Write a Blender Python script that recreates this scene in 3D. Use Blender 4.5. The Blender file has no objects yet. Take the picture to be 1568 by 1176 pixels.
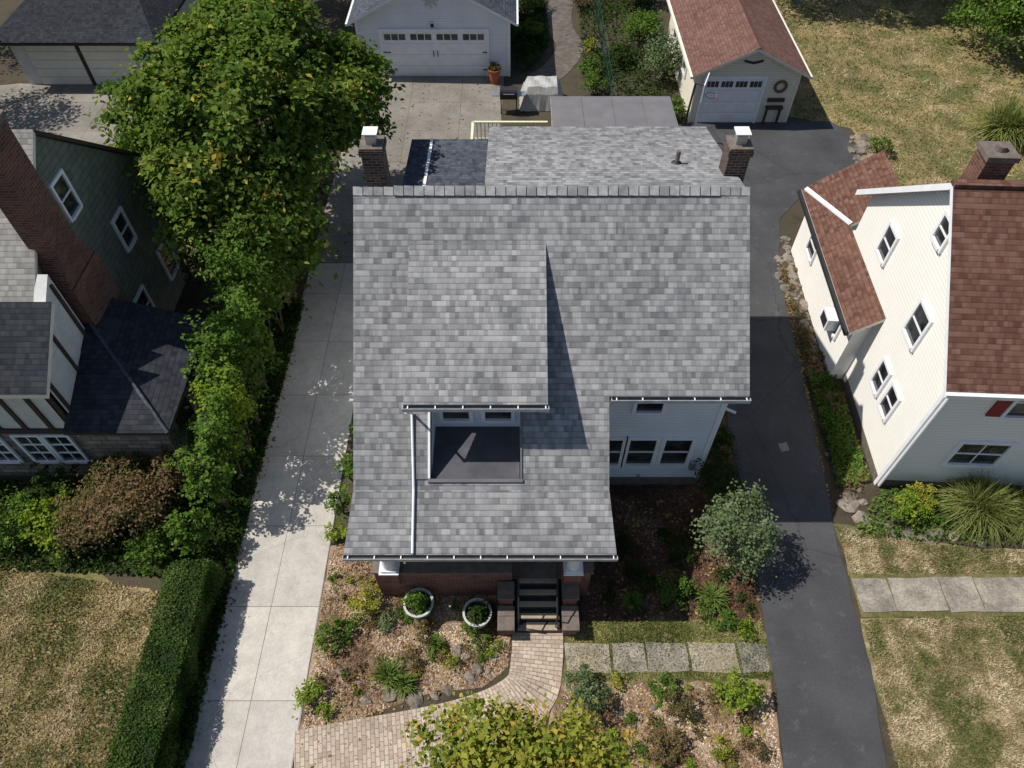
import bpy, math, random, bmesh
import numpy as np
from mathutils import Vector, Matrix, noise as mnoise
rng=np.random.default_rng(11); random.seed(11)
scene=bpy.context.scene
Z=Vector((0,0,1))

# ---------------------------------------------------------------- materials
def node(nt,t,ins=None,**at):
    n=nt.nodes.new(t)
    for k,v in at.items(): setattr(n,k,v)
    if ins:
        for k,v in ins.items():
            s=n.inputs[k]
            if isinstance(v,bpy.types.NodeSocket): nt.links.new(v,s)
            else: s.default_value=v
    return n
def c4(c): return (c[0],c[1],c[2],1.0)
def ramp(nt,fac,stops,interp='LINEAR'):
    n=nt.nodes.new('ShaderNodeValToRGB'); nt.links.new(fac,n.inputs[0])
    n.color_ramp.interpolation=interp
    e=n.color_ramp.elements
    while len(e)<len(stops): e.new(.5)
    for i,(p,c) in enumerate(stops):
        e[i].position=p; e[i].color=c4(c) if not isinstance(c,(int,float)) else (c,c,c,1)
    return n.outputs[0]
def mixc(nt,fac,a,b,blend='MIX'):
    n=nt.nodes.new('ShaderNodeMix'); n.data_type='RGBA'; n.blend_type=blend
    for i,v in ((0,fac),(6,a),(7,b)):
        if isinstance(v,bpy.types.NodeSocket): nt.links.new(v,n.inputs[i])
        elif i==0: n.inputs[0].default_value=v
        else: n.inputs[i].default_value=c4(v)
    return n.outputs[2]
def math_(nt,op,a,b=None):
    n=nt.nodes.new('ShaderNodeMath'); n.operation=op
    for i,v in ((0,a),(1,b)):
        if v is None: continue
        if isinstance(v,bpy.types.NodeSocket): nt.links.new(v,n.inputs[i])
        else: n.inputs[i].default_value=v
    return n.outputs[0]
def noise(nt,vec,scale,detail=4,rough=.6,out=0):
    return node(nt,'ShaderNodeTexNoise',{'Vector':vec,'Scale':scale,'Detail':detail,'Roughness':rough}).outputs[out]
def newmat(name,rough=.8,coord='UV'):
    m=bpy.data.materials.new(name); m.use_nodes=True
    nt=m.node_tree; b=nt.nodes['Principled BSDF']; b.inputs['Roughness'].default_value=rough
    b.inputs['Specular IOR Level'].default_value=.3
    tc=nt.nodes.new('ShaderNodeTexCoord')
    return m,nt,b,tc.outputs[coord]
def setc(nt,b,col): nt.links.new(col,b.inputs['Base Color'])
def bump(nt,b,h,strength=.4,dist=.02):
    n=node(nt,'ShaderNodeBump',{'Strength':strength,'Distance':dist,'Height':h}); nt.links.new(n.outputs[0],b.inputs['Normal'])

def m_shingle(name,dark,mid,light,w=.2,row=.138,stain=.84,line=.5):
    m,nt,b,uv=newmat(name,.95); b.inputs['Specular IOR Level'].default_value=.1
    br=node(nt,'ShaderNodeTexBrick',{'Vector':uv,'Color1':(0,0,0,1),'Color2':(1,1,1,1),'Mortar':(.3,.3,.3,1),'Scale':1,'Mortar Size':.003,'Mortar Smooth':.2,'Brick Width':w,'Row Height':row})
    br.offset=.37; br.offset_frequency=3
    br2=node(nt,'ShaderNodeTexBrick',{'Vector':uv,'Color1':(0,0,0,1),'Color2':(1,1,1,1),'Mortar':(.5,.5,.5,1),'Scale':1,'Mortar Size':0.0,'Brick Width':w*.53,'Row Height':row})
    br2.offset=.61; br2.offset_frequency=5
    s=mixc(nt,.45,br.outputs[0],br2.outputs[0])
    s=mixc(nt,.24,s,noise(nt,uv,5,3))
    col=ramp(nt,s,[(0.13,dark),(.47,mid),(.86,light)])
    n1=noise(nt,uv,.5,5); n2=noise(nt,uv,70,2)
    col=mixc(nt,1,col,ramp(nt,n1,[(.3,stain),(.7,1.08)]),'MULTIPLY')
    col=mixc(nt,1,col,ramp(nt,n2,[(.25,.72),(.75,1.26)]),'MULTIPLY')
    sp=node(nt,'ShaderNodeSeparateXYZ',{0:uv})
    fr=math_(nt,'FRACT',math_(nt,'DIVIDE',sp.outputs[1],row))
    col=mixc(nt,1,col,ramp(nt,fr,[(0,line),(.16,.97),(.9,1.03),(1,.85)]),'MULTIPLY')
    setc(nt,b,col)
    h=math_(nt,'SUBTRACT',math_(nt,'MULTIPLY',s,.6),fr)
    bump(nt,b,h,.55,.012)
    return m
def m_siding(name,col,period=.12,dirt=.85):
    m,nt,b,uv=newmat(name,.55)
    sp=node(nt,'ShaderNodeSeparateXYZ',{0:uv})
    fr=math_(nt,'FRACT',math_(nt,'DIVIDE',sp.outputs[1],period))
    c=mixc(nt,1,col,ramp(nt,fr,[(0,.5),(.09,.94),(1,1)]),'MULTIPLY')
    c=mixc(nt,1,c,ramp(nt,noise(nt,uv,.8,5),[(.3,dirt),(.7,1)]),'MULTIPLY')
    setc(nt,b,c); bump(nt,b,math_(nt,'SUBTRACT',1.0,fr),.6,.02); return m
def m_brick(name,c1,c2,mortar,w=.22,row=.075,ms=.008,coord='UV',off=.5,big=.7):
    m,nt,b,uv=newmat(name,.9,coord)
    br=node(nt,'ShaderNodeTexBrick',{'Vector':uv,'Color1':c4(c1),'Color2':c4(c2),'Mortar':c4(mortar),'Scale':1,'Mortar Size':ms,'Brick Width':w,'Row Height':row}); br.offset=off
    c=mixc(nt,1,br.outputs[0],ramp(nt,noise(nt,uv,1.2,5),[(.3,big),(.7,1.1)]),'MULTIPLY')
    c=mixc(nt,1,c,ramp(nt,noise(nt,uv,30,3),[(.3,.8),(.7,1.15)]),'MULTIPLY')
    setc(nt,b,c); bump(nt,b,math_(nt,'SUBTRACT',1.0,br.outputs[1]),.5,.01); return m
def m_plain(name,col,rough=.6,var=.15,scale=3,metal=0,coord='Object'):
    m,nt,b,uv=newmat(name,rough,coord)
    c=mixc(nt,1,col,ramp(nt,noise(nt,uv,scale,5),[(.25,1-var),(.75,1+var*.4)]),'MULTIPLY')
    setc(nt,b,c); b.inputs['Metallic'].default_value=metal; return m
def m_concrete(name,col,jw=None,jr=None,ox=0,dark=.7):
    m,nt,b,uv=newmat(name,.9,'Object')
    c=mixc(nt,1,col,ramp(nt,noise(nt,uv,.5,6),[(.25,dark),(.7,1.06)]),'MULTIPLY')
    c=mixc(nt,1,c,ramp(nt,noise(nt,uv,25,5),[(.25,.82),(.75,1.1)]),'MULTIPLY')
    c=mixc(nt,1,c,ramp(nt,noise(nt,uv,3,7,.7),[(.35,.86),(.6,1.03)]),'MULTIPLY')
    c=mixc(nt,ramp(nt,noise(nt,uv,1.1,7,.75),[(.6,0),(.75,.45)]),c,(.22,.18,.13))
    if jw:
        mp=node(nt,'ShaderNodeMapping',{'Vector':uv,'Location':(ox,0,0)})
        br=node(nt,'ShaderNodeTexBrick',{'Vector':mp.outputs[0],'Color1':(.86,.86,.86,1),'Color2':(1.06,1.05,1.03,1),'Mortar':(.4,.39,.36,1),'Scale':1,'Mortar Size':.01,'Brick Width':jw,'Row Height':jr}); br.offset=0
        c=mixc(nt,1,c,br.outputs[0],'MULTIPLY')
    wv=mixc(nt,.25,uv,noise(nt,uv,1.5,4,.6,1))
    vo=node(nt,'ShaderNodeTexVoronoi',{'Vector':wv,'Scale':.4},feature='DISTANCE_TO_EDGE')
    c=mixc(nt,ramp(nt,vo.outputs[0],[(0,.35),(.004,0)]),c,(.12,.115,.1))
    setc(nt,b,c); bump(nt,b,noise(nt,uv,40,4),.2,.005); return m
def m_asphalt(name,g=.052):
    m,nt,b,uv=newmat(name,.85,'Object')
    c=ramp(nt,noise(nt,uv,.6,6),[(.3,(g*.8,g*.82,g*.9)),(.7,(g*1.35,g*1.37,g*1.46))])
    c=mixc(nt,1,c,ramp(nt,noise(nt,uv,70,2),[(.2,.6),(.8,1.5)]),'MULTIPLY')
    n3=noise(nt,uv,2.2,7,.75)
    c=mixc(nt,ramp(nt,n3,[(.56,0),(.72,.5)]),c,(.14,.135,.13))
    wv=mixc(nt,.3,uv,noise(nt,uv,1.2,5,.6,1))
    vo=node(nt,'ShaderNodeTexVoronoi',{'Vector':wv,'Scale':.3},feature='DISTANCE_TO_EDGE')
    c=mixc(nt,ramp(nt,vo.outputs[0],[(0,.5),(.005,0)]),c,(.018,.018,.018))
    setc(nt,b,c); bump(nt,b,noise(nt,uv,60,3),.3,.006); return m
def m_ground(name,cols,scale=1.2,fine=30,bs=.5,over=None):
    m,nt,b,uv=newmat(name,.97,'Object')
    n1=noise(nt,uv,scale,8,.68)
    c=ramp(nt,n1,cols)
    if over:
        mp=node(nt,'ShaderNodeMapping',{'Vector':uv,'Location':(13,7,0)})
        c=mixc(nt,ramp(nt,noise(nt,mp.outputs[0],over[1],6,.65),[(.46,0),(.6,.8)]),c,over[0])
    c=mixc(nt,1,c,ramp(nt,noise(nt,uv,fine,4,.7),[(.25,.5),(.75,1.4)]),'MULTIPLY')
    c=mixc(nt,1,c,ramp(nt,noise(nt,uv,.25,3),[(.3,.8),(.7,1.15)]),'MULTIPLY')
    setc(nt,b,c); bump(nt,b,noise(nt,uv,fine*.8,4,.7),bs,.03); return m
def m_leaf(name,stops,trans=.28):
    m=bpy.data.materials.new(name); m.use_nodes=True; nt=m.node_tree
    nt.nodes.remove(nt.nodes['Principled BSDF'])
    at=node(nt,'ShaderNodeAttribute',attribute_name='tint')
    c=ramp(nt,at.outputs['Fac'],stops)
    b=node(nt,'ShaderNodeBsdfDiffuse',{'Color':c})
    out=b.outputs[0]
    if trans>0:
        t=node(nt,'ShaderNodeBsdfTranslucent',{'Color':mixc(nt,1,c,(1.2,1.4,.6),'MULTIPLY')})
        out=node(nt,'ShaderNodeMixShader',{0:trans,1:out,2:t.outputs[0]}).outputs[0]
    nt.links.new(out,nt.nodes['Material Output'].inputs[0]); return m

SH_GREY=m_shingle('grey_shingles',(.135,.138,.145),(.235,.238,.245),(.36,.362,.365))
SH_BLUE=m_shingle('bluegrey_shingles',(.04,.048,.06),(.07,.08,.10),(.11,.125,.15))
SH_DARK=m_shingle('slate_shingles',(.02,.023,.03),(.034,.037,.046),(.05,.054,.065))
SH_LIGHT=m_shingle('weathered_shingles',(.19,.185,.175),(.26,.255,.24),(.34,.335,.31))
SH_BROWN=m_shingle('brown_shingles',(.085,.043,.032),(.135,.07,.052),(.19,.108,.083))
SH_RED=m_shingle('red_brown_shingles',(.115,.062,.052),(.155,.085,.07),(.20,.118,.098))
SIDE_W=m_siding('white_siding',(.8,.83,.88))
SIDE_C=m_siding('cream_siding',(.78,.73,.6))
SIDE_R=m_siding('warm_white_siding',(.9,.88,.82),dirt=.93)
WALLSH=m_shingle('green_wall_shingles',(.13,.15,.125),(.165,.188,.16),(.20,.225,.195),w=.2,row=.2)
BRICK=m_brick('red_brick',(.17,.055,.038),(.30,.115,.078),(.24,.2,.17))
BRICKL=m_brick('old_red_brick',(.10,.045,.034),(.21,.085,.06),(.18,.15,.13))
BRICKD=m_brick('chimney_brick',(.035,.025,.022),(.12,.065,.05),(.2,.18,.165))
STONE=m_brick('field_stone',(.2,.17,.13),(.36,.31,.25),(.12,.11,.1),w=.4,row=.2,ms=.02)
PAVER=m_brick('brick_pavers',(.40,.31,.245),(.56,.47,.38),(.24,.2,.15),w=.2,row=.1,ms=.008,big=.75)
WHITE=m_plain('white_trim',(.82,.83,.85),.45,.12)
GUT=m_plain('gutter_paint',(.5,.51,.53),.5,.35,5)
CREAM=m_plain('cream_trim',(.76,.72,.62),.5,.12)
STUCCO=m_plain('stucco',(.62,.62,.6),.9,.2)
TIMBER=m_plain('dark_timber',(.06,.045,.035),.8,.3)
DARK=m_plain('dark_metal',(.03,.03,.033),.5,.3)
DRIP=m_plain('drip_edge',(.16,.16,.17),.6,.3)
RIDGE=m_plain('ridge_cap_shingle',(.37,.375,.38),.95,.45,5)
RIDGE2=m_plain('ridge_cap_shingle_dark',(.27,.275,.28),.95,.45,5)
GALV=m_plain('galvanised_metal',(.5,.52,.55),.35,.2,metal=.7)
MEMB=m_plain('roof_membrane',(.085,.085,.10),.8,.35,2.5)
AWN=m_plain('grey_membrane',(.17,.165,.175),.75,.2,1.5)
SOFF=m_plain('soffit',(.5,.5,.5),.7,.1)
CAPST=m_plain('stone_cap',(.17,.14,.12),.9,.4,6)
TREAD=m_plain('tread_stone',(.38,.31,.23),.9,.3,8)
TERRA=m_plain('terracotta',(.4,.12,.05),.7,.3)
POTW=m_plain('glazed_pot',(.50,.54,.50),.35,.3,6)
RED=m_plain('red_paint',(.25,.02,.03),.5,.15)
WOODF=m_plain('weathered_wood',(.17,.11,.07),.9,.4,6)
GREENP=m_plain('green_wire',(.02,.07,.05),.5,.2)
RAILM=m_plain('painted_rail',(.7,.72,.5),.6,.15)
COVER=m_plain('vinyl_cover',(.42,.42,.4),.6,.25,2)
BARK=m_plain('bark',(.11,.085,.06),.95,.5,8)
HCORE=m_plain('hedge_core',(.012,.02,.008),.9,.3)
GLASS,_nt,_b,_=newmat('window_glass',.06); _b.inputs['Specular IOR Level'].default_value=.7
_nt.links.new(ramp(_nt,noise(_nt,_nt.nodes['Texture Coordinate'].outputs['Object'],1.5,3),[(.4,(.012,.015,.018)),(.65,(.055,.06,.062))]),_b.inputs['Base Color'])
def m_rock(name,a,b_,c):
    m,nt,b,o=newmat(name,.9,'Object')
    setc(nt,b,mixc(nt,1,ramp(nt,noise(nt,o,1.7,3),[(.35,a),(.5,b_),(.65,c)]),ramp(nt,noise(nt,o,18,6),[(.3,.6),(.7,1.2)]),'MULTIPLY')); bump(nt,b,noise(nt,o,22,4),.5,.02); return m
ROCK=m_rock('rock',(.12,.10,.085),(.22,.19,.16),(.30,.24,.2))
FLAGS=[m_rock('flagstone_a',(.20,.18,.15),(.29,.26,.22),(.38,.34,.28)),m_rock('flagstone_b',(.23,.2,.16),(.33,.28,.23),(.42,.36,.29)),m_rock('flagstone_c',(.15,.14,.12),(.23,.21,.18),(.31,.28,.24))]
CONC=m_concrete('concrete_drive',(.58,.55,.50),1.24,2.3,ox=7.47,dark=.78)
CONC2=m_concrete('old_concrete',(.28,.26,.23),2.4,2.4,dark=.6)
ASPH=m_asphalt('asphalt')
SOIL=m_ground('soil_ground',[(.3,(.035,.028,.018)),(.5,(.075,.06,.04)),(.7,(.06,.065,.03))],.9)
MULCH=m_ground('mulch_bed',[(.33,(.09,.055,.035)),(.45,(.22,.145,.095)),(.55,(.38,.27,.19)),(.7,(.54,.42,.32))],1.3,42,.8)
MULCHD=m_ground('dark_mulch_bed',[(.3,(.055,.028,.018)),(.5,(.11,.06,.04)),(.72,(.17,.10,.075))],2.5,45,.8)
LAWN=m_ground('dry_lawn',[(.3,(.12,.115,.04)),(.43,(.21,.17,.07)),(.56,(.30,.23,.11)),(.7,(.41,.32,.175))],.9,38,.8,((.105,.12,.035),.55))
LAWNG=m_ground('patchy_lawn',[(.34,(.12,.125,.045)),(.46,(.2,.165,.08)),(.54,(.32,.245,.15)),(.68,(.46,.37,.25))],1.5,38,.8,((.11,.125,.04),.9))
MOSS=m_ground('moss_strip',[(.3,(.06,.075,.02)),(.5,(.15,.14,.05)),(.7,(.24,.19,.1))],2.5,40,.8)

L_MAPLE=m_leaf('maple_leaves',[(0,(.05,.09,.018)),(.4,(.105,.17,.032)),(.8,(.19,.245,.055)),(.93,(.32,.31,.07)),(1,(.46,.34,.05))])
L_GREEN=m_leaf('green_leaves',[(0,(.045,.09,.016)),(.5,(.095,.17,.03)),(1,(.20,.27,.06))])
L_BRIGHT=m_leaf('lime_leaves',[(0,(.08,.14,.018)),(.5,(.18,.26,.03)),(1,(.36,.39,.06))])
L_DARK=m_leaf('dark_leaves',[(0,(.02,.04,.011)),(.5,(.04,.07,.018)),(1,(.08,.115,.035))])
L_SILV=m_leaf('silver_leaves',[(0,(.06,.095,.04)),(.5,(.13,.18,.085)),(1,(.27,.32,.18))])
L_RUST=m_leaf('rusty_leaves',[(0,(.06,.065,.025)),(.35,(.13,.12,.05)),(.7,(.24,.15,.085)),(1,(.34,.17,.12))])
L_YEL=m_leaf('yellowing_leaves',[(0,(.10,.15,.022)),(.4,(.22,.25,.04)),(.75,(.40,.36,.06)),(1,(.46,.29,.07))])
L_HEDGE=m_leaf('hedge_leaves',[(0,(.035,.07,.017)),(.5,(.065,.115,.028)),(1,(.13,.18,.055))])
L_BLADE=m_leaf('grass_blades',[(0,(.09,.12,.03)),(.5,(.18,.21,.06)),(1,(.36,.34,.14))])
L_DAY=m_leaf('daylily_leaves',[(0,(.07,.13,.03)),(1,(.22,.28,.07))])
L_DRYG=m_leaf('dry_grass_blades',[(0,(.08,.105,.03)),(.4,(.17,.165,.06)),(.7,(.34,.27,.13)),(1,(.5,.4,.24))],0)
L_MIXG=m_leaf('mixed_grass_blades',[(0,(.08,.10,.028)),(.4,(.16,.155,.06)),(.7,(.34,.27,.15)),(1,(.52,.43,.28))],0)
L_CHIP=m_leaf('wood_chips',[(0,(.10,.06,.035)),(.35,(.24,.16,.10)),(.65,(.44,.32,.22)),(1,(.7,.57,.43))],0)
L_CHIPD=m_leaf('dark_chips',[(0,(.04,.02,.012)),(.6,(.11,.06,.04)),(1,(.30,.2,.14))],0)
L_FALL=m_leaf('fallen_leaves',[(0,(.12,.06,.03)),(.5,(.26,.16,.07)),(1,(.38,.29,.12))],0)

# ---------------------------------------------------------------- mesh helpers
def empty(name,loc=(0,0,0),rz=0):
    e=bpy.data.objects.new(name,None); e.location=loc; e.rotation_euler=(0,0,rz); scene.collection.objects.link(e); return e
class MB:
    def __init__(s,name,parent=None): s.name=name; s.parent=parent; s.f=[]; s.mats=[]
    def mi(s,m):
        if m not in s.mats: s.mats.append(m)
        return s.mats.index(m)
    def face(s,pts,m,uv=None): s.f.append(([Vector(p) for p in pts],s.mi(m),uv))
    def obox(s,c,r,u,n,sx,sy,sz,m):
        c=Vector(c); r=Vector(r)*sx/2; u=Vector(u)*sy/2; n=Vector(n)*sz/2
        P=lambda a,b,d:c+r*a+u*b+n*d
        for q in (((-1,-1,1),(1,-1,1),(1,1,1),(-1,1,1)),((1,-1,-1),(-1,-1,-1),(-1,1,-1),(1,1,-1)),
                  ((1,-1,1),(1,-1,-1),(1,1,-1),(1,1,1)),((-1,-1,-1),(-1,-1,1),(-1,1,1),(-1,1,-1)),
                  ((-1,1,1),(1,1,1),(1,1,-1),(-1,1,-1)),((-1,-1,-1),(1,-1,-1),(1,-1,1),(-1,-1,1))):
            s.face([P(*k) for k in q],m)
    def box(s,x0,x1,y0,y1,z0,z1,m):
        s.obox(((x0+x1)/2,(y0+y1)/2,(z0+z1)/2),(1,0,0),(0,1,0),(0,0,1),x1-x0,y1-y0,z1-z0,m)
    def slab(s,pts,th,top,side,under=None):
        pts=[Vector(p) for p in pts]; n=(pts[1]-pts[0]).cross(pts[2]-pts[0])
        if n.z<0: pts.reverse()
        low=[p-Vector((0,0,th)) for p in pts]
        s.face(pts,top); s.face(low[::-1],under or side)
        k=len(pts)
        for i in range(k):
            j=(i+1)%k; s.face([pts[i],low[i],low[j],pts[j]],side)
    def prism(s,pts,d,m):
        pts=[Vector(p) for p in pts]; d=Vector(d); q=[p+d for p in pts]
        s.face(pts,m); s.face(q[::-1],m); k=len(pts)
        for i in range(k):
            j=(i+1)%k; s.face([pts[i],q[i],q[j],pts[j]],m)
    def cyl(s,a,b,r0,r1,m,seg=12,caps=True):
        a=Vector(a); b=Vector(b); d=(b-a).normalized(); x=d.orthogonal().normalized(); y=d.cross(x)
        A=[a+(x*math.cos(t)+y*math.sin(t))*r0 for t in [2*math.pi*i/seg for i in range(seg)]]
        Bq=[b+(x*math.cos(t)+y*math.sin(t))*r1 for t in [2*math.pi*i/seg for i in range(seg)]]
        for i in range(seg):
            j=(i+1)%seg; s.face([A[i],A[j],Bq[j],Bq[i]],m)
        if caps: s.face(A[::-1],m); s.face(Bq,m)
    def window(s,c,n,w,h,frame=None,cols=1,rows=2,trim=.09,glass=None):
        frame=frame or WHITE; c=Vector(c); n=Vector(n).normalized(); r=Z.cross(n).normalized()
        s.obox(c+n*.012,r,Z,n,w,h,.02,glass or GLASS)
        for sg in (-1,1):
            s.obox(c+r*sg*(w/2+trim/2)+n*.035,r,Z,n,trim,h+2*trim,.07,frame)
        s.obox(c+Z*(h/2+trim/2)+n*.033,r,Z,n,w,trim,.066,frame)
        s.obox(c-Z*(h/2+trim/2)+n*.05,r,Z,n,w,trim,.1,frame)
        for i in range(1,rows): s.obox(c+Z*(h*(i/rows-.5))+n*.03,r,Z,n,w,.045,.03,frame)
        for i in range(1,cols): s.obox(c+r*(w*(i/cols-.5))+n*.028,r,Z,n,.03,h,.026,frame)
    def done(s):
        vs=[];fs=[];uvs=[];mi=[]
        for pts,m,uv in s.f:
            b=len(vs); vs+= [tuple(p) for p in pts]; fs.append(tuple(range(b,b+len(pts)))); mi.append(m)
            if uv is None:
                n=Vector((0,0,0))
                for i in range(len(pts)):
                    a,c=pts[i],pts[(i+1)%len(pts)]; n+=a.cross(c)
                if n.length<1e-12: n=Vector((0,0,1))
                n.normalize()
                if abs(n.z)>.999: uu,vv=Vector((1,0,0)),Vector((0,1,0))
                else: uu=Z.cross(n).normalized(); vv=n.cross(uu)
                uv=[(p.dot(uu),p.dot(vv)) for p in pts]
            uvs+=uv
        me=bpy.data.meshes.new(s.name); me.from_pydata(vs,[],fs)
        for m in s.mats: me.materials.append(m)
        me.polygons.foreach_set('material_index',mi)
        ul=me.uv_layers.new(name='UVMap'); ul.data.foreach_set('uv',np.array(uvs,dtype=np.float32).ravel())
        me.update()
        o=bpy.data.objects.new(s.name,me); scene.collection.objects.link(o)
        if s.parent: o.parent=s.parent
        return o

def quads_obj(name,V,tint,mat,parent=None):
    n=V.shape[0]; me=bpy.data.meshes.new(name)
    me.vertices.add(4*n); me.vertices.foreach_set('co',V.astype(np.float32).ravel())
    me.loops.add(4*n); me.loops.foreach_set('vertex_index',np.arange(4*n,dtype=np.int32))
    me.polygons.add(n); me.polygons.foreach_set('loop_start',np.arange(0,4*n,4,dtype=np.int32))
    me.update(calc_edges=True)
    a=me.attributes.new('tint','FLOAT','FACE'); a.data.foreach_set('value',np.clip(tint,0,1).astype(np.float32))
    me.materials.append(mat)
    o=bpy.data.objects.new(name,me); scene.collection.objects.link(o)
    if parent: o.parent=parent
    return o
def unit(v): return v/np.maximum(np.linalg.norm(v,axis=-1,keepdims=True),1e-9)
def leafquads(P,N,L,W):
    n=len(P); N=unit(N); r=rng.normal(size=(n,3)); A=unit(np.cross(N,r)); B=np.cross(N,A)
    L=L[:,None]; W=W[:,None]
    fold=N*L*.12
    return np.stack([P-A*L*.5-fold,P+B*W*.5,P+A*L*.5-fold,P-B*W*.5],axis=1)
def foliage(name,lobes,clumps,per,csize,leaf,mat,parent=None,shell=.6,up=.7,aspect=.6,low=-.55,yel=0,flat=.55):
    lobes=np.array(lobes,float); w=lobes[:,3]*lobes[:,4]; w/=w.sum()
    k=rng.choice(len(lobes),clumps,p=w)
    d=unit(rng.normal(size=(clumps,3))); d[:,2]=np.where(d[:,2]<low,-d[:,2],d[:,2])
    rad=rng.uniform(shell,1.06,clumps)[:,None]
    C=lobes[k,:3]+d*rad*lobes[k,3:6]
    cs=csize*rng.uniform(.55,1.4,clumps)
    ct=rng.uniform(0,1,clumps)
    idx=np.repeat(np.arange(clumps),per); n=len(idx)
    off=rng.normal(size=(n,3))*cs[idx][:,None]*np.array([1,1,flat])*.55
    off[:,2]-=(off[:,0]**2+off[:,1]**2)/np.maximum(cs[idx],.05)*.35
    P=C[idx]+off
    P[:,2]=np.maximum(P[:,2],.03)
    N=rng.normal(size=(n,3))*.55+np.array([0,0,up])+d[idx]*.45
    L=leaf*rng.uniform(.6,1.35,n)
    t=ct[idx]*.5+rng.uniform(0,.45,n)
    if yel:
        yc=rng.uniform(size=clumps)<yel*2.5
        t=np.where((rng.uniform(size=n)<yel)|(yc[idx]&(rng.uniform(size=n)<.5)),rng.uniform(.88,1,n),t*.85)
    V=leafquads(P,N,L,L*aspect)
    return quads_obj(name,V,t,mat,parent)
def in_poly(P,poly):
    x,y=P[:,0],P[:,1]; c=np.zeros(len(P),bool); m=len(poly); j=m-1
    for i in range(m):
        xi,yi=poly[i]; xj,yj=poly[j]
        c^=((yi>y)!=(yj>y))&(x<(xj-xi)*(y-yi)/(yj-yi+1e-12)+xi); j=i
    return c
def sample(poly,n):
    a=np.array(poly,float); lo=a.min(0); hi=a.max(0); out=np.zeros((0,2))
    while len(out)<n:
        p=rng.uniform(lo,hi,(n*2,2)); out=np.vstack([out,p[in_poly(p,poly)]])
    return out[:n]
def scatter(name,poly,n,size,mat,z=(.01,.03),tilt=.35,aspect=.45,clump=0,parent=None):
    p=sample(poly,n)
    if clump:
        c=sample(poly,max(4,n//60)); k=rng.integers(0,len(c),n); q=c[k]+rng.normal(size=(n,2))*clump
        ok=in_poly(q,poly); p=np.where((ok&(rng.uniform(size=n)<.85))[:,None],q,p)
    P=np.column_stack([p,rng.uniform(z[0],z[1],n)])
    N=rng.normal(size=(n,3))*tilt+np.array([0,0,1])
    L=size*rng.uniform(.5,1.5,n)
    f=np.array([mnoise.noise(Vector((a*.9,b*.9,3))) for a,b in p])
    return quads_obj(name,leafquads(P,N,L,L*aspect),rng.uniform(0,1,n)*.75+.12+f*.8,mat,parent)
def grassblades(name,poly,n,h,mat,w=.012):
    p=sample(poly,n); P=np.column_stack([p,np.full(n,.012)])
    a=rng.uniform(0,2*np.pi,n); side=np.column_stack([np.cos(a),np.sin(a),np.zeros(n)])*w*rng.uniform(.7,1.6,n)[:,None]
    tip=P+np.column_stack([rng.normal(size=n)*h*.7,rng.normal(size=n)*h*.7,h*rng.uniform(.4,1.2,n)])
    V=np.stack([P-side,P+side,tip+side*.3,tip-side*.3],axis=1)
    f=np.array([mnoise.noise(Vector((x*.9,y*.9,1)))*1.2+mnoise.noise(Vector((x*3,y*3,5)))*.7 for x,y in p])
    return quads_obj(name,V,.5+f*.9+rng.uniform(-.2,.2,n),mat)
def strap(name,x,y,r,h,n,w,mat,z0=0,parent=None):
    a=rng.uniform(0,2*np.pi,n); R=r*rng.uniform(.25,1.1,n); H=h*rng.uniform(.6,1.1,n)
    d=np.column_stack([np.cos(a),np.sin(a)]); base=np.array([x,y])+rng.normal(size=(n,2))*r*.14
    sd=np.column_stack([-d[:,1],d[:,0],np.zeros(n)])*w*.5
    segs=[0,.3,.6,.85,1]; pts=[]
    for s in segs:
        q=base+d*(R*s)[:,None]; z=H*(1.9*s-1.45*s*s*np.minimum(R/r*1.05,1.15))
        pts.append(np.column_stack([q,z0+.02+np.maximum(z,.0)]))
    V=[];T=[]; t=rng.uniform(0,1,n)
    for i in range(4):
        w0=1-.8*segs[i]**2; w1=1-.8*segs[i+1]**2
        V.append(np.stack([pts[i]-sd*w0,pts[i]+sd*w0,pts[i+1]+sd*w1,pts[i+1]-sd*w1],axis=1)); T.append(t*.7+.3*segs[i])
    return quads_obj(name,np.concatenate(V),np.concatenate(T),mat,parent)
def organic(pts,amp=.08,step=.35):
    out=[];m=len(pts)
    for i in range(m):
        a=Vector(pts[i]);b=Vector(pts[(i+1)%m]); L=(b-a).length; k=max(1,int(L/step)); n=Vector((-(b-a).y,(b-a).x)).normalized()
        for j in range(k):
            p=a+(b-a)*(j/k); f=mnoise.noise(Vector((p.x*1.3,p.y*1.3,7)))*amp*2+random.uniform(-amp,amp)*.4
            out.append(tuple(p+n*f))
    return out
def patch(name,pts,z,mat,amp=.08,step=.35):
    if amp: pts=organic(pts,amp,step)
    m=MB(name); m.face([(x,y,z) for x,y in pts],mat)
    o=m.done()
    if o.data.polygons[0].normal.z<0: o.data.flip_normals()
    return o
def rocks(name,lst,mat=None,parent=None,flat=.6):
    bm=bmesh.new()
    for (x,y,r) in lst:
        g=bmesh.ops.create_icosphere(bm,subdivisions=2,radius=1)
        sx,sy,sz=r*random.uniform(.8,1.4),r*random.uniform(.6,1.1),r*flat*random.uniform(.6,1.1); a=random.uniform(0,6.28); o=Vector((random.uniform(0,99),random.uniform(0,99),0))
        for v in g['verts']:
            p=v.co.copy(); f=1+.55*mnoise.noise(p*1.0+o)+.18*mnoise.noise(p*3+o)
            p=Vector((p.x*sx*f,p.y*sy*f,p.z*sz*f)); p.rotate(Matrix.Rotation(a,3,'Z')); v.co=p+Vector((x,y,sz*.2))
    me=bpy.data.meshes.new(name); bm.to_mesh(me); bm.free(); me.materials.append(mat or ROCK)
    ob=bpy.data.objects.new(name,me); scene.collection.objects.link(ob)
    if parent: ob.parent=parent
    return ob
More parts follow.
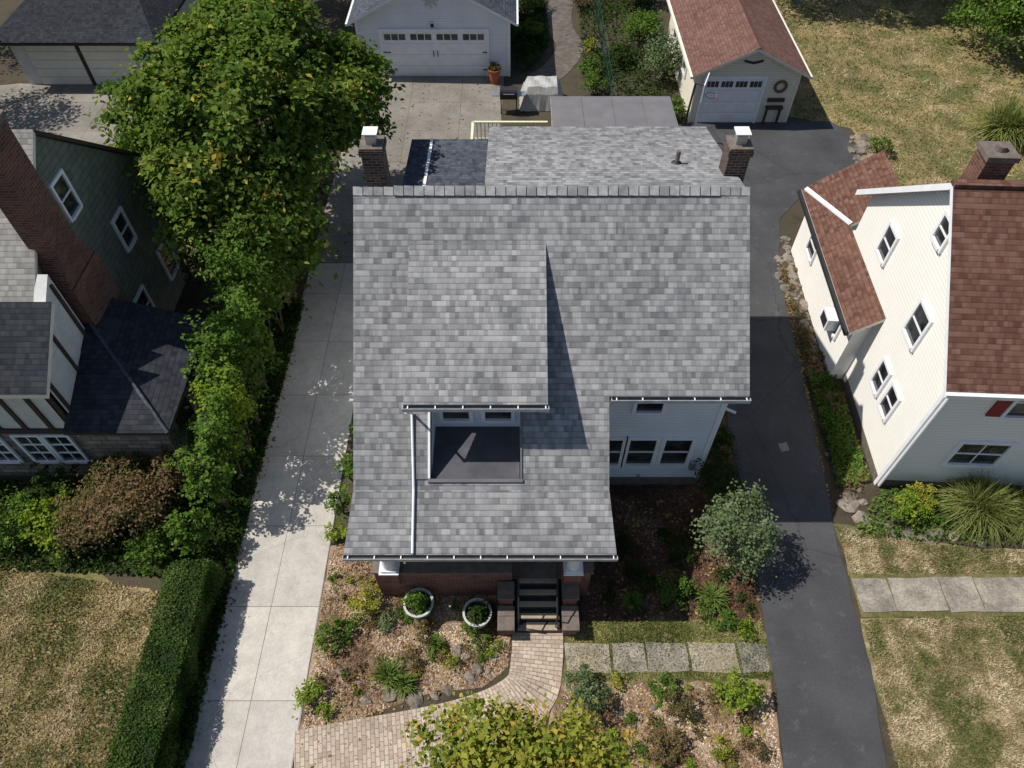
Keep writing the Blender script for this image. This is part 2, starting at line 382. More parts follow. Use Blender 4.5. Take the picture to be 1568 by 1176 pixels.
def slabwalk(name,x0,x1,y0,y1,rows,lmin,lmax,gap=.05,miss=0):
    m=MB(name); rh=(y1-y0)/rows
    for q in range(rows):
        x=x0+random.uniform(0,.2)*(q>0)
        while x<x1-.2:
            l=min(random.uniform(lmin,lmax),x1-x)
            if random.random()>=miss:
                j=lambda s=.035:random.uniform(-s,s)
                a,b_=x+gap/2,x+l-gap/2; c,d=y0+q*rh+gap/2,y0+(q+1)*rh-gap/2
                pts=[(a+j(),c+j()),((a+b_)/2+j(.1),c+j(.02)),(b_+j(),c+j()),(b_+j(.02),(c+d)/2+j(.06)),(b_+j(),d+j()),((a+b_)/2+j(.1),d+j(.02)),(a+j(),d+j()),(a+j(.02),(c+d)/2+j(.06))]
                z=.035+random.uniform(0,.012)
                m.slab([(px,py,z) for px,py in pts],.05,random.choice(FLAGS),FLAGS[2])
            x+=l
    return m.done()
def shrub(name,x,y,r,h,mat,leaf=.08,dens=1.0,z0=0,stems=True,yel=0,aspect=.6,flat=.6):
    e=empty(name)
    if stems:
        t=MB('stems',e)
        for i in range(5):
            a=random.uniform(0,6.28); q=random.uniform(.3,.6)*r
            t.cyl((x,y,z0),(x+math.cos(a)*q,y+math.sin(a)*q,z0+h*.65),.025,.01,BARK,5)
        t.done()
    lobes=[(x,y,z0+h*.5,r*.8,r*.8,h*.5)]
    for i in range(5):
        a=i*1.257+random.uniform(-.5,.5); q=r*random.uniform(.35,.65); s=random.uniform(.35,.6)
        lobes.append((x+math.cos(a)*q,y+math.sin(a)*q,z0+h*random.uniform(.35,.75),r*s,r*s,h*.35))
    area=r*r*4+r*h*4
    n=int(area*dens*1.3/(leaf*leaf*aspect))
    cl=max(10,int(area*9)); per=max(6,n//cl)
    foliage('foliage',lobes,cl,per,max(.12,r*.2),leaf,mat,e,shell=.45,yel=yel,aspect=aspect,flat=flat,low=-.3)
    return e
def limb_tree(name,base,top,r0,lobes,mat,clumps,per,csize,leaf,**kw):
    e=empty(name); t=MB('trunk',e); b=Vector(base); tp=Vector(top)
    segs=5; prev=b; pr=r0*1.25
    for i in range(1,segs+1):
        q=b.lerp(tp,i/segs)+Vector((random.uniform(-.08,.08),random.uniform(-.08,.08),0)); rr=r0*(1-.55*i/segs)
        t.cyl(prev,q,pr,rr,BARK,10,False); prev=q; pr=rr
    for l in lobes:
        c=Vector(l[:3]); s=b.lerp(tp,random.uniform(.45,.95)); m=s.lerp(c,.5)+Vector((0,0,.1))
        t.cyl(s,m,r0*.4,r0*.25,BARK,7,False); t.cyl(m,c,r0*.25,r0*.08,BARK,6,False)
        for k in range(3):
            d=Vector(unit(rng.normal(size=3)))
            t.cyl(c.lerp(m,.4),c+Vector((d.x*l[3]*.8,d.y*l[4]*.8,abs(d.z)*l[5]*.6)),r0*.12,r0*.03,BARK,5,False)
    t.done()
    foliage('foliage',lobes,clumps,per,csize,leaf,mat,e,**kw)
    return e

# ---------------------------------------------------------------- ground
patch('ground',[(-220,-120),(220,-120),(220,260),(-220,260)],0,SOIL,0)
patch('concrete_driveway',[(-7.45,-6),(-4.95,-6),(-5.0,20),(-7.5,20)],.024,CONC,.012,.5)
patch('concrete_driveway.001',[(-7.5,20.03),(-5.0,20.03),(-5.0,24),(-.6,25.2),(-.4,33.6),(-7.3,33.6),(-7.5,24)],.024,CONC2,.02,.5)
patch('asphalt_driveway',[(6.1,-6),(6.15,3.2),(6.38,4.8),(6.45,6.6),(6.6,9),(6.7,13),(6.8,22),(6.7,25),(7.6,28),(8.0,29.5),(12.6,29.5),(14.6,29.6),(15.2,28.4),(14.9,26.2),(14.3,25.3),(12.3,24.6),(10.6,22.6),(9.95,20),(9.75,18),(9.4,13),(8.95,9),(8.88,7.4),(8.76,5.1),(8.5,3.2),(8.4,-6)],.02,ASPH,.03)
patch('lawn',[(-30,-6),(-8.7,-6),(-8.7,7.2),(-10.4,7.6),(-13,8.0),(-16,8.3),(-30,8.5)],.008,LAWN,.15)
patch('lawn.001',[(8.45,-6),(8.8,5.0),(8.93,6.6),(30,6.8),(30,-6)],.008,LAWNG,.04)
patch('lawn.002',[(9.0,7.75),(9.0,9.3),(10.6,8.9),(13,8.5),(30,8.5),(30,7.75)],.008,LAWNG,.06)
patch('lawn.003',[(12.8,30),(12.9,50),(40,50),(40,19),(15.4,19.5),(14.8,24.8),(15.3,27),(15.3,29)],.008,LAWN,.2)
patch('lawn.004',[(-17,20.0),(-9.0,20.0),(-9,27),(-17,27.5)],.008,LAWN,.3)
patch('concrete_pad',[(-30,25.5),(-18,26.5),(-16.6,28.5),(-16.8,32.9),(-24,32.9),(-30,32)],.012,CONC2,.05)
patch('mulch_bed',[(-4.95,3.9),(-5.0,8.6),(-3.6,9),(-3.4,7.4),(.05,7.2),(-.1,5.4),(-.7,4.9),(-2,4.8),(-3.6,4.2)],.010,MULCH,.04)
patch('mulch_bed.001',[(1.2,5.2),(6.3,5.2),(6.15,3.2),(6.1,1),(-1.5,1),(-2.5,3.0),(-.7,3.55),(.8,3.9)],.010,MULCH,.05)
patch('dark_mulch_bed',[(1.8,6.5),(1.9,10.6),(5.3,10.6),(5.4,17),(6.7,17),(6.55,9),(6.4,6.5)],.010,MULCHD,.05)
patch('grass_strip',[(1.3,5.0),(1.4,6.5),(6.4,6.55),(6.3,5.05)],.014,MOSS,.09,.2)
patch('grass_strip.001',[(8.95,6.62),(9.0,7.8),(30,7.85),(30,6.75)],.014,MOSS,.03)
slabwalk('flagstone_path',1.3,6.35,5.22,6.0,1,.55,1.25,.07,0)
slabwalk('flagstone_path.001',9.0,26,6.74,7.7,1,.8,1.5,.04)
patch('garden_bed',[(9.5,10.4),(9.8,20),(10.8,21),(10.8,10.2),(24,10.6),(24,8.7),(13,8.6),(10.4,9),(9.3,9.4)],.010,SOIL,.08)
patch('asphalt_repair',[(8.1,11.65),(8.35,11.7),(8.33,12.0),(8.08,11.95)],.0245,CONC2,.05,.12)
def ribbon(name,cl,w,z,mat):
    pts=[Vector(p) for p in cl]; P=[]
    for i in range(len(pts)-1):
        p0=pts[max(0,i-1)];p1=pts[i];p2=pts[i+1];p3=pts[min(len(pts)-1,i+2)]
        for k in range(8):
            t=k/8; P.append(.5*((2*p1)+(p2-p0)*t+(2*p0-5*p1+4*p2-p3)*t*t+(3*p1-p0-3*p2+p3)*t**3))
    P.append(pts[-1]); m=MB(name); L=0
    for i in range(len(P)-1):
        a,b=P[i],P[i+1]
        ta=(P[i+1]-P[max(0,i-1)]).normalized(); tb=(P[min(len(P)-1,i+2)]-P[i]).normalized()
        na=Vector((-ta.y,ta.x))*w/2; nb=Vector((-tb.y,tb.x))*w/2; l=(b-a).length
        m.face([(*(a+na),z),(*(a-na),z),(*(b-nb),z),(*(b+nb),z)],mat,[(0,L),(w,L),(w,L+l),(0,L+l)]); L+=l
    return m.done()
ribbon('brick_path',[(.65,6.35),(.62,5.6),(.45,4.85),(-.2,4.35),(-1.2,4.0),(-2.4,3.75),(-3.6,3.55),(-4.95,3.3)],1.28,.032,PAVER)
ribbon('brick_path.001',[(1.2,33),(2.3,34.5),(3.0,36.5),(2.6,38.5),(2.6,40.5),(3.2,44)],1.4,.02,m_brick('old_pavers',(.12,.1,.09),(.22,.19,.165),(.06,.06,.04)))

# ---------------------------------------------------------------- main house
H=empty('white_siding_house')
k=.7929; RY,RZ=13.69,7.99; zr=lambda y:RZ-(RY-y)*k
XL,XR=-3.655,5.475
w=MB('walls',H)
w.box(-3.5,5.29,10.58,17.3,0,4.85,SIDE_W)
for x in (-3.5,5.14):
    w.prism([(x,10.6,4.85),(x,RY,RZ-.2),(x,16.8,4.85)],(.15,0,0),SIDE_W)
w.box(-.5,5.285,14.2,17.6,4.85,6.85,SIDE_W)
w.box(-3.55,5.34,10.53,17.35,0,.35,CAPST)
w.prism([(1.95,7.3,2.75),(1.95,8.24,3.5),(1.95,10.58,5.35),(1.95,10.58,2.75)],(.12,0,0),SIDE_W)
w.prism([(-3.5,7.3,2.75),(-3.5,8.24,3.5),(-3.5,10.58,5.35),(-3.5,10.58,2.75)],(.12,0,0),SIDE_W)
w.box(5.22,5.31,10.555,10.64,0,4.8,WHITE)
w.box(-2.2,-1.9,9.95,10.1,4.9,5.84,SIDE_W); w.box(-1.9,.25,9.95,10.1,3.7,5.84,SIDE_W); w.box(.25,.62,9.95,10.1,4.9,5.84,SIDE_W)
for x in (-2.2,.52):
    w.prism([(x,10.1,4.95),(x,10.1,5.9),(x,12.3,6.86)],(.1,0,0),SIDE_W)
for x in (-1.885,.195):
    w.prism([(x,8.4,3.7),(x,9.95,3.7),(x,9.95,zr(9.95)-.01),(x,8.4,zr(8.4)-.01)],(.02,0,0),WHITE)
w.box(-2.9,2.1,17.3,19,0,3,SIDE_W); w.box(-3.5,-1.0,17.3,23.1,0,2.9,SIDE_W)
w.done()
r=MB('roof',H); T=.13
def R(x0,x1,y0,y1,za=None,zb=None,m=SH_GREY): 
    r.slab([(x0,y0,za if za is not None else zr(y0)),(x1,y0,za if za is not None else zr(y0)),(x1,y1,zb if zb is not None else zr(y1)),(x0,y1,zb if zb is not None else zr(y1))],T,m,DRIP,SOFF)
R(XL,XR,9.93,RY); R(XL,-1.865,8.24,9.93); R(.195,2.24,8.24,9.93); R(-1.865,.195,8.24,8.4)
r.slab([(-3.80,6.92,3.07),(2.36,6.92,3.07),(2.24,8.24,zr(8.24)),(XL,8.24,zr(8.24))],T,SH_GREY,DRIP,SOFF)
R(XL,-.62,RY,17.45,RZ,RZ-(17.45-RY)*k)
R(-.64,XR-.05,RY+.06,18.0,7.93,6.9)
r.slab([(-2.36,9.21,5.66),(.78,9.21,5.66),(.78,12.68,7.2),(-2.36,12.68,7.2)],.11,SH_GREY,DRIP,SOFF)
R(-3.7,-.9,17.3,23.4,3.75,3.05,SH_BLUE)
r.prism([(-3.0,17.4,3.74),(-2.9,17.4,3.74),(-2.9,23.4,3.06),(-3.0,23.4,3.06)],(0,0,.03),WHITE)
r.slab([(6.05,11.3,2.55),(6.05,13.0,2.55),(5.29,13.0,3.0),(5.29,11.3,3.0)],.12,SH_BLUE,WHITE)
x=XL
while x<XR-.02:
    l=.235; vent=-2.75<x<4.75
    up=.05 if vent else .02; hw=.17 if vent else .15; tl=random.uniform(.006,.016)
    x1=min(x+l-.02,XR); mt=random.choice([RIDGE,RIDGE,RIDGE2])
    r.slab([(x,RY-hw,RZ-hw*k+up+tl),(x1,RY-hw,RZ-hw*k+up),(x1,RY,RZ+up+.01),(x,RY,RZ+up+.01+tl)],.035,mt,DRIP)
    r.slab([(x,RY,RZ+up+.01+tl),(x1,RY,RZ+up+.01),(x1,RY+hw,RZ-hw*k+up),(x,RY+hw,RZ-hw*k+up+tl)],.035,mt,DRIP)
    x+=l
r.box(-1.865,.175,8.4,9.95,3.68,3.78,MEMB)
r.prism([(-1.93,8.36,zr(8.36)+.01),(.25,8.36,zr(8.36)+.01),(.25,8.42,zr(8.42)+.01),(-1.93,8.42,zr(8.42)+.01)],(0,0,.05),AWN)
r.prism([(-1.93,8.42,zr(8.42)+.01),(-1.88,8.42,zr(8.42)+.01),(-1.88,9.93,zr(9.93)+.01),(-1.93,9.93,zr(9.93)+.01)],(0,0,.07),WHITE)
r.prism([(-2.2,8.42,zr(8.42)+.01),(-1.93,8.42,zr(8.42)+.01),(-1.93,9.93,zr(9.93)+.01),(-2.2,9.93,zr(9.93)+.01)],(0,0,.04),SH_GREY)
r.prism([(.19,8.42,zr(8.42)+.01),(.23,8.42,zr(8.42)+.01),(.23,9.93,zr(9.93)+.01),(.19,9.93,zr(9.93)+.01)],(0,0,.03),AWN)
r.prism([(.622,9.95,zr(9.95)+.004),(.70,9.95,zr(9.95)+.004),(.70,12.6,zr(12.6)+.004),(.622,12.6,zr(12.6)+.004)],(0,0,.006),DARK)
r.done()
g=MB('gutters',H)
def gutter(x0,x1,y,z,m=GUT):
    g.box(x0,x1,y-.085,y-.073,z-.16,z-.05,m); g.box(x0,x1,y-.073,y,z-.16,z-.14,m); g.box(x0,x1,y-.072,y-.003,z-.138,z-.085,DARK)
    for xx in (x0,x1): g.box(xx-.008,xx+.008,y-.087,y-.002,z-.162,z-.048,m)
    n=int((x1-x0)/.6)
    for i in range(n+1): g.box(x0+.1+i*.6,x0+.125+i*.6,y-.08,y,z-.05,z-.04,WHITE)
gutter(-3.82,2.38,6.92,3.07); gutter(2.3,5.5,9.93,zr(9.93)); gutter(-2.38,.8,9.21,5.66)
for (a,b) in (((-2.32,9.12,5.5),(-2.3,9.6,4.82)),((-2.3,9.6,4.82),(-2.26,8.24,zr(8.24)+.06)),((-2.26,8.24,zr(8.24)+.06),(-2.24,6.93,3.13))):
    g.cyl(a,b,.03,.03,WHITE,8)
g.cyl((-3.52,10.4,0),(-3.52,10.4,2.9),.04,.04,WHITE,8); g.cyl((5.36,10.62,0.1),(5.36,10.62,4.7),.03,.03,WHITE,8)
g.done()
wd=MB('windows',H)
for x in (-1.33,-.33): wd.window((x,9.95,4.72),(0,-1,0),.62,1.15)
wd.box(-1.9,.2,9.93,9.95,5.4,5.62,WHITE)
for x in (2.6,3.5,4.45): wd.window((x,10.58,1.72),(0,-1,0),.7,1.2,trim=.12)
wd.window((3.43,10.58,4.1),(0,-1,0),.65,1.0)
for y in (12,15): 
    wd.window((5.29,y,4.0),(1,0,0),.8,1.2); wd.window((5.29,y+.5,1.8),(1,0,0),.8,1.3); wd.window((-3.5,y,1.8),(-1,0,0),.8,1.3); wd.window((-3.5,y,4.1),(-1,0,0),.8,1.2)
wd.window((5.29,13.69,6.2),(1,0,0),.7,.9); wd.window((-3.5,13.69,6.2),(-1,0,0),.7,.9)
wd.window((-2.1,10.58,2.0),(0,-1,0),1.4,1.3,cols=2); wd.box(.2,1.1,10.5,10.58,.85,2.95,RED)
wd.box(4.95,5.1,10.46,10.58,.9,1.25,GALV); wd.cyl((3.6,10.5,.5),(3.6,10.58,.5),.05,.05,GALV,8)
wd.done()
p=MB('porch',H)
p.box(-3.4,1.95,7.42,10.58,0,.85,BRICK)
p.box(-3.4,1.95,7.3,10.58,.85,.9,CAPST)
p.box(-3.4,.0,7.2,7.42,0,1.45,BRICK); p.box(-3.45,.0,7.16,7.46,1.45,1.52,CAPST)
p.box(1.25,1.95,7.2,7.42,0,1.45,BRICK); p.box(1.25,2.0,7.16,7.46,1.45,1.52,CAPST)
p.box(-3.45,2.0,7.15,7.4,2.72,2.95,WHITE)
for x in (-3.0,1.5):
    p.box(x-.21,x+.21,7.1,7.5,.9,1.56,BRICK); p.box(x-.24,x+.24,7.07,7.53,1.56,1.62,WHITE)
    p.cyl((x,7.3,1.62),(x,7.3,2.72),.17,.13,WHITE,16)
    p.box(x-.19,x+.19,7.11,7.49,1.62,1.7,WHITE)
p.done()
s=MB('front_steps',H)
for i in range(5):
    y0=6.22+i*.24; zz=.17*(i+1)
    s.box(.08,1.2,y0,7.42,zz-.17,zz-.03,DARK); s.box(.14,1.14,y0+.015,y0+.15,zz-.03,zz,TREAD)
    s.box(.08,1.2,y0+.15,y0+.24,zz-.03,zz-.015,DARK)
for x0,x1 in ((-.36,.06),(1.24,1.66)):
    s.box(x0+.04,x1-.04,6.75,7.2,0,.95,BRICK); s.box(x0,x1,6.7,7.15,.95,1.03,CAPST)
    s.box(x0+.04,x1-.04,6.15,6.75,0,.5,BRICK); s.box(x0,x1,6.45,6.7,.5,.58,CAPST); s.box(x0,x1,6.08,6.43,.5,.6,CAPST)
for x in (.16,1.1):
    s.cyl((x,6.3,.2),(x,6.3,1.0),.018,.018,DARK,6); s.cyl((x,7.3,.9),(x,7.3,1.75),.018,.018,DARK,6); s.cyl((x,6.3,1.0),(x,7.3,1.75),.02,.02,DARK,6)
s.done()
c=MB('chimneys',H)
for cx,cy in ((-3.28,14.75),(5.33,14.75)):
    c.box(cx-.25,cx+.25,cy-.27,cy+.27,4.5,8.3,BRICKD); c.box(cx-.29,cx+.29,cy-.31,cy+.31,8.3,8.45,BRICKD); c.box(cx-.27,cx+.27,cy-.29,cy+.29,8.45,8.5,CAPST)
    c.box(cx-.12,cx+.12,cy-.12,cy+.12,8.5,8.72,GALV); c.box(cx-.17,cx+.17,cy-.17,cy+.17,8.77,8.8,WHITE)
    for a in (-1,1):
        for b in (-1,1): c.cyl((cx+a*.1,cy+b*.1,8.72),(cx+a*.1,cy+b*.1,8.77),.012,.012,DARK,5)
c.cyl((4.1,15.3,7.5),(4.1,15.3,7.9),.055,.055,CAPST,10); c.cyl((4.1,15.3,7.56),(4.1,15.3,7.6),.14,.08,DARK,10)
c.done()

pg=empty('patio_canopy'); m=MB('canopy_roof',pg)
m.slab([(1.55,22.2,2.85),(6.4,22.2,2.85),(6.4,27,2.7),(1.55,27,2.7)],.1,AWN,CREAM)
for i in range(1,4): m.prism([(1.55+i*1.21,22.2,2.855),(1.58+i*1.21,22.2,2.855),(1.58+i*1.21,27,2.705),(1.55+i*1.21,27,2.705)],(0,0,.015),AWN)
for x in (1.7,4,6.25):
    for y in (22.4,26.8): m.box(x-.06,x+.06,y-.06,y+.06,0,2.62,CREAM)
m.done()
dr=empty('deck_railing'); m=MB('railing',dr)
m.box(-1.7,1.5,19,27.3,.35,.5,WOODF)
def rail(x0,y0,x1,y1):
    a=Vector((x0,y0,0));b=Vector((x1,y1,0));d=(b-a).normalized();L=(b-a).length;n=Vector((-d.y,d.x,0))
    for z in (.6,1.4): m.obox((a+b)/2+Z*z,d,n,Z,L,.11,.05,RAILM)
    kk=int(L/.16)
    for i in range(kk+1):
        q=a+d*(L*i/kk); m.obox(q+Z*1.0,d,n,Z,.04,.04,.78,RAILM)
rail(-1.65,27.25,1.5,27.25); rail(-1.65,24.2,-1.65,27.25); m.done()

# ---------------------------------------------------------------- garages
def gdoor(m,x0,x1,y,z1,cols,mat=WHITE,win=True):
    m.box(x0,x1,y-.02,y+.02,0.03,z1,mat); n=4; h=z1/n
    for a in range(cols):
        cw=(x1-x0)/cols; cx=x0+cw*(a+.5)
        for b in range(n):
            if b==n-1 and win:
                for q in range(3):
                    gx=cx+(q-1)*cw*.28
                    m.box(gx-cw*.12,gx+cw*.12,y-.032,y-.022,h*b+h*.28,h*b+h*.78,GLASS)
            else:
                m.box(cx-cw*.42,cx+cw*.42,y-.035,y-.02,h*b+h*.16,h*b+h*.84,mat)
    for b in range(1,n): m.box(x0,x1,y-.023,y-.0205,h*b-.008,h*b+.008,SOFF)
    for xx in (x0-.12,x1): m.box(xx,xx+.12,y-.06,y,0,z1+.12,mat)
    m.box(x0,x1,y-.06,y,z1,z1+.12,mat)
def garage(name,x0,x1,y0,y1,ez,rise,side,roof,trim,ov=.3):
    e=empty(name); m=MB('walls',e); m.box(x0,x1,y0+.02,y1,0,ez,side); xm=(x0+x1)/2
    m.prism([(x0,y0+.02,ez),(x1,y0+.02,ez),(xm,y0+.02,ez+rise)],(0,.12,0),side); m.prism([(x0,y1,ez),(x1,y1,ez),(xm,y1,ez+rise)],(0,-.12,0),side)
    for xx in (x0-.02,x1-.08): m.box(xx,xx+.1,y0-.005,y0+.07,0,ez,trim)
    m.done(); r=MB('roof',e); kk=rise/((x1-x0)/2)
    for sg,xe in ((-1,x0-ov),(1,x1+ov)):
        ze=ez-ov*kk+.1
        r.slab([(xe,y0-ov,ze),(xm,y0-ov,ez+rise+.1),(xm,y1+ov,ez+rise+.1),(xe,y1+ov,ze)],.12,roof,trim)
        r.box(min(xe,xe+sg*.1),max(xe,xe+sg*.1),y0-ov,y1+ov,ze-.12,ze-.02,trim)
    r.slab([(xm-.14,y0-ov,ez+rise+.1-.14*kk+.03),(xm,y0-ov,ez+rise+.14),(xm,y1+ov,ez+rise+.14),(xm-.14,y1+ov,ez+rise+.1-.14*kk+.03)],.02,roof,roof)
    r.slab([(xm+.14,y0-ov,ez+rise+.1-.14*kk+.03),(xm,y0-ov,ez+rise+.14),(xm,y1+ov,ez+rise+.14),(xm+.14,y1+ov,ez+rise+.1-.14*kk+.03)],.02,roof,roof)
    r.done(); return e
G=garage('detached_garage',-7.3,-.1,33.6,40.5,2.75,1.9,SIDE_W,SH_BLUE,WHITE)
m=MB('door',G); gdoor(m,-6.15,-1.2,33.6,2.2,4)
for xx in (-3.75,-3.55): m.box(xx-.015,xx+.015,33.53,33.56,1.0,1.3,DARK)
for sx in (-6.05,-1.3):
    for b in (.35,1.2): m.box(sx-.1,sx+.25 if sx<-3 else sx+.1,33.535,33.56,b,b+.04,DARK)
for i in range(4):
    a=i*math.pi/4; m.obox((-3.7,33.58,3.6),(math.cos(a),0,math.sin(a)),(-math.sin(a),0,math.cos(a)),(0,1,0),.75,.05,.03+.004*i,SOFF)
m.cyl((-3.7,33.6,2.5),(-3.7,33.4,2.55),.05,.09,DARK,8)
m.done()
G=garage('detached_garage.001',8.05,12.5,29.5,37,2.4,1.05,SIDE_C,SH_RED,CREAM)
m=MB('door',G); gdoor(m,8.45,10.95,29.5,2.1,4)
for i in range(16):
    a=i*math.pi/8; b=a+math.pi/8; m.cyl((11.75+.24*math.cos(a),29.46,1.75+.24*math.sin(a)),(11.75+.24*math.cos(b),29.46,1.75+.24*math.sin(b)),.06,.06,WOODF,6)
m.box(11.35,12.1,29.3,29.5,.75,.85,TIMBER); m.box(11.4,11.46,29.36,29.5,.0,.75,TIMBER); m.box(12.0,12.06,29.36,29.5,.0,.75,TIMBER); m.box(11.35,12.1,29.42,29.5,1.05,1.2,TIMBER)
for sg in (-1,1): m.obox((10.28+sg*.2,29.47,2.85),(math.cos(.25),0,sg*math.sin(.25)),(-sg*math.sin(.25),0,math.cos(.25)),(0,1,0),.42,.09,.03+.004*sg,DARK)
m.window((8.05,32,1.5),(-1,0,0),.7,.8); m.window((8.05,35,1.5),(-1,0,0),.7,.8)
m.done()
E=empty('detached_garage.002'); m=MB('walls',E); m.box(-23.4,-16.6,32.85,39,0,2.3,STUCCO); m.done()
m=MB('doors',E)
for x0 in (-22.7,-20.15):
    m.box(x0,x0+2.35,32.8,32.84,0.03,2.05,CREAM)
    for b in range(1,5): m.box(x0,x0+2.35,32.785,32.80,b*.41-.012,b*.41+.012,SOFF)
m.box(-20.32,-20.18,32.75,32.85,0,2.3,TIMBER)
m.done(); m=MB('roof',E)
m.slab([(-23.9,32.2,2.35),(-16.2,32.2,2.35),(-18,35.8,3.7),(-22,35.8,3.7)],.15,SH_DARK,DARK); m.slab([(-23.9,39.5,2.35),(-16.2,39.5,2.35),(-18,35.8,3.7),(-22,35.8,3.7)],.15,SH_DARK,DARK)
m.slab([(-16.2,32.2,2.35),(-16.2,39.5,2.35),(-18,35.8,3.7)],.15,SH_DARK,DARK); m.slab([(-23.9,32.2,2.35),(-23.9,39.5,2.35),(-22,35.8,3.7)],.15,SH_DARK,DARK)
m.done()

# ---------------------------------------------------------------- right house (local frame at its front-left corner)
E=empty('cream_siding_house',(10.56,10.53,0),math.radians(-2.8))
kk=.78; ry=3.62; rz=7.8
m=MB('walls',E); m.box(0,9,0,7.3,0,4.95,SIDE_R)
for x in (0,8.85): m.prism([(x,0,4.95),(x,ry,rz-.12),(x,7.3,4.95)],(.15,0,0),SIDE_R)
m.box(-.03,.09,-.03,.09,0,4.95,WHITE); m.box(-.02,9,-.02,7.3,0,.3,CAPST)
m.box(-.46,0,3.95,10.2,0,2.62,SIDE_R); m.box(0,1.3,7.3,10.2,0,3.0,SIDE_R); m.prism([(-.46,3.955,2.62),(0,3.955,2.62),(0,3.955,3.1)],(0,.1,0),SIDE_R)
m.done()
m=MB('roof',E)
m.slab([(-.3,-.28,rz-(ry+.28)*kk),(9.3,-.28,rz-(ry+.28)*kk),(9.3,ry,rz),(-.3,ry,rz)],.16,SH_BROWN,WHITE,SOFF)
m.slab([(-.3,ry,rz),(9.3,ry,rz),(9.3,7.75,rz-(7.75-ry)*kk),(-.3,7.75,rz-(7.75-ry)*kk)],.2,SH_BROWN,WHITE,SOFF)
m.box(-.3,9.3,ry-.12,ry+.12,rz-.07,rz+.03,SH_BROWN)
m.slab([(-.8,3.6,2.55),(-.8,10.5,2.55),(0,10.5,3.2),(0,3.6,3.2)],.13,SH_BROWN,CREAM,SOFF)
m.slab([(0,7.78,3.2),(0,10.5,3.2),(1.4,10.5,4.2),(1.4,7.78,4.2)],.13,SH_BROWN,CREAM,SOFF)
m.prism([(-.75,10.4,2.6),(-.65,10.45,2.65),(.05,7.8,3.24),(-.05,7.75,3.2)],(0,0,.06),WHITE)
m.box(-.92,-.8,3.6,10.5,2.42,2.53,DARK); m.box(-.3,9.3,-.38,-.28,rz-(ry+.28)*kk-.13,rz-(ry+.28)*kk-.02,WHITE)
m.cyl((.05,-.08,.1),(.05,-.08,4.6),.04,.04,WHITE,8)
m.done()
m=MB('windows',E); n=(-1,0,0)
m.window((0,5.3,4.5),n,.6,.9); m.window((0,2.25,4.35),n,.7,1.0); m.window((0,3.35,6.55),n,.5,.65)
m.window((0,2.35,2.05),n,.5,.9); m.window((0,1.45,2.05),n,.5,.9)
m.window((-.46,8.6,1.6),n,.7,.8); m.window((-.46,5.1,1.75),n,.8,1.1)
f=(0,-1,0)
m.window((2.0,0,1.85),f,1.25,.95,cols=2,rows=2,trim=.12); m.window((2.2,0,4.15),f,.9,1.1); m.window((5,0,1.85),f,1.25,.95,cols=2,trim=.12)
for x in (1.48,2.92): m.box(x-.17,x+.17,-.05,0,3.55,4.75,RED)
m.box(-.85,-.49,4.85,5.45,1.3,1.75,WHITE); m.box(-.87,-.855,4.92,5.38,1.36,1.69,DARK)
m.done()
m=MB('chimney',E); m.box(.45,1.1,4.0,4.6,6,8.15,BRICKL); m.box(.4,1.15,3.95,4.65,8.15,8.28,CAPST); m.cyl((.78,4.3,8.28),(.78,4.3,8.4),.15,.13,CAPST,12); m.done()

# ---------------------------------------------------------------- left house
E=empty('tudor_house')
kx=(8.24-5.0)/(19.6-15.7); WX=-11.9
m=MB('walls',E); m.box(-22,WX,11.9,19.5,0,4.9,WALLSH)
m.prism([(WX,11.9,4.9),(WX,15.7,8.1),(WX,19.5,4.9)],(-.15,0,0),WALLSH)
m.box(-22,-11.45,10.8,12.4,2.45,4.55,STUCCO); m.box(-22,-11.45,10.82,12.4,0,2.45,STONE)
m.prism([(-11.46,10.8,4.55),(-11.46,13.0,5.95),(-11.46,13.0,2.6),(-11.46,10.8,2.6)],(-.3,0,0),STUCCO)
m.done()
m=MB('timbering',E)
for x in (-11.6,-12.2,-12.9,-13.6,-14.3,-15,-15.7): m.box(x-.06,x+.06,10.75,10.8,2.48,4.36,TIMBER)
m.box(-22,-11.4,10.74,10.8,2.3,2.48,TIMBER); m.box(-22,-11.4,10.74,10.8,4.36,4.5,TIMBER)
for y in (10.9,11.9,12.85): m.box(-11.45,-11.41,y-.05,y+.05,2.9,4.5+(y-10.8)*.6,TIMBER)
m.done()
m=MB('roof',E)
m.slab([(-22,11.5,8.24-4.2*kx),(-11.75,11.5,8.24-4.2*kx),(-11.75,15.7,8.24),(-22,15.7,8.24)],.13,SH_LIGHT,CREAM); m.slab([(-22,15.7,8.24),(-11.75,15.7,8.24),(-11.75,19.85,8.24-4.15*kx),(-22,19.85,8.24-4.15*kx)],.13,SH_LIGHT,TIMBER)
m.slab([(-22,10.4,4.45),(-11.2,10.4,4.45),(-11.2,12.3,5.7),(-22,12.3,5.7)],.14,SH_DARK,CREAM)
m.slab([(-11.5,10.3,2.98),(-8.8,10.3,2.98),(-11.5,13.3,4.1)],.1,SH_DARK,DARK); m.slab([(-8.8,10.3,2.98),(-8.8,14.3,2.98),(-11.88,14.3,4.1),(-11.5,13.3,4.1)],.1,SH_DARK,DARK)
m.cyl((-8.8,10.3,3.0),(-11.5,13.3,4.12),.04,.04,SH_BLUE,6)
m.done()
m=MB('sunroom',E); m.box(-11.45,-9.15,10.6,14.1,0,2.88,STONE)
for y in (11.6,13.0): m.window((-9.15,y,1.7),(1,0,0),.7,1.0,cols=2,rows=2,trim=.06,frame=TIMBER)
m.done()
m=MB('windows',E); n=(1,0,0)
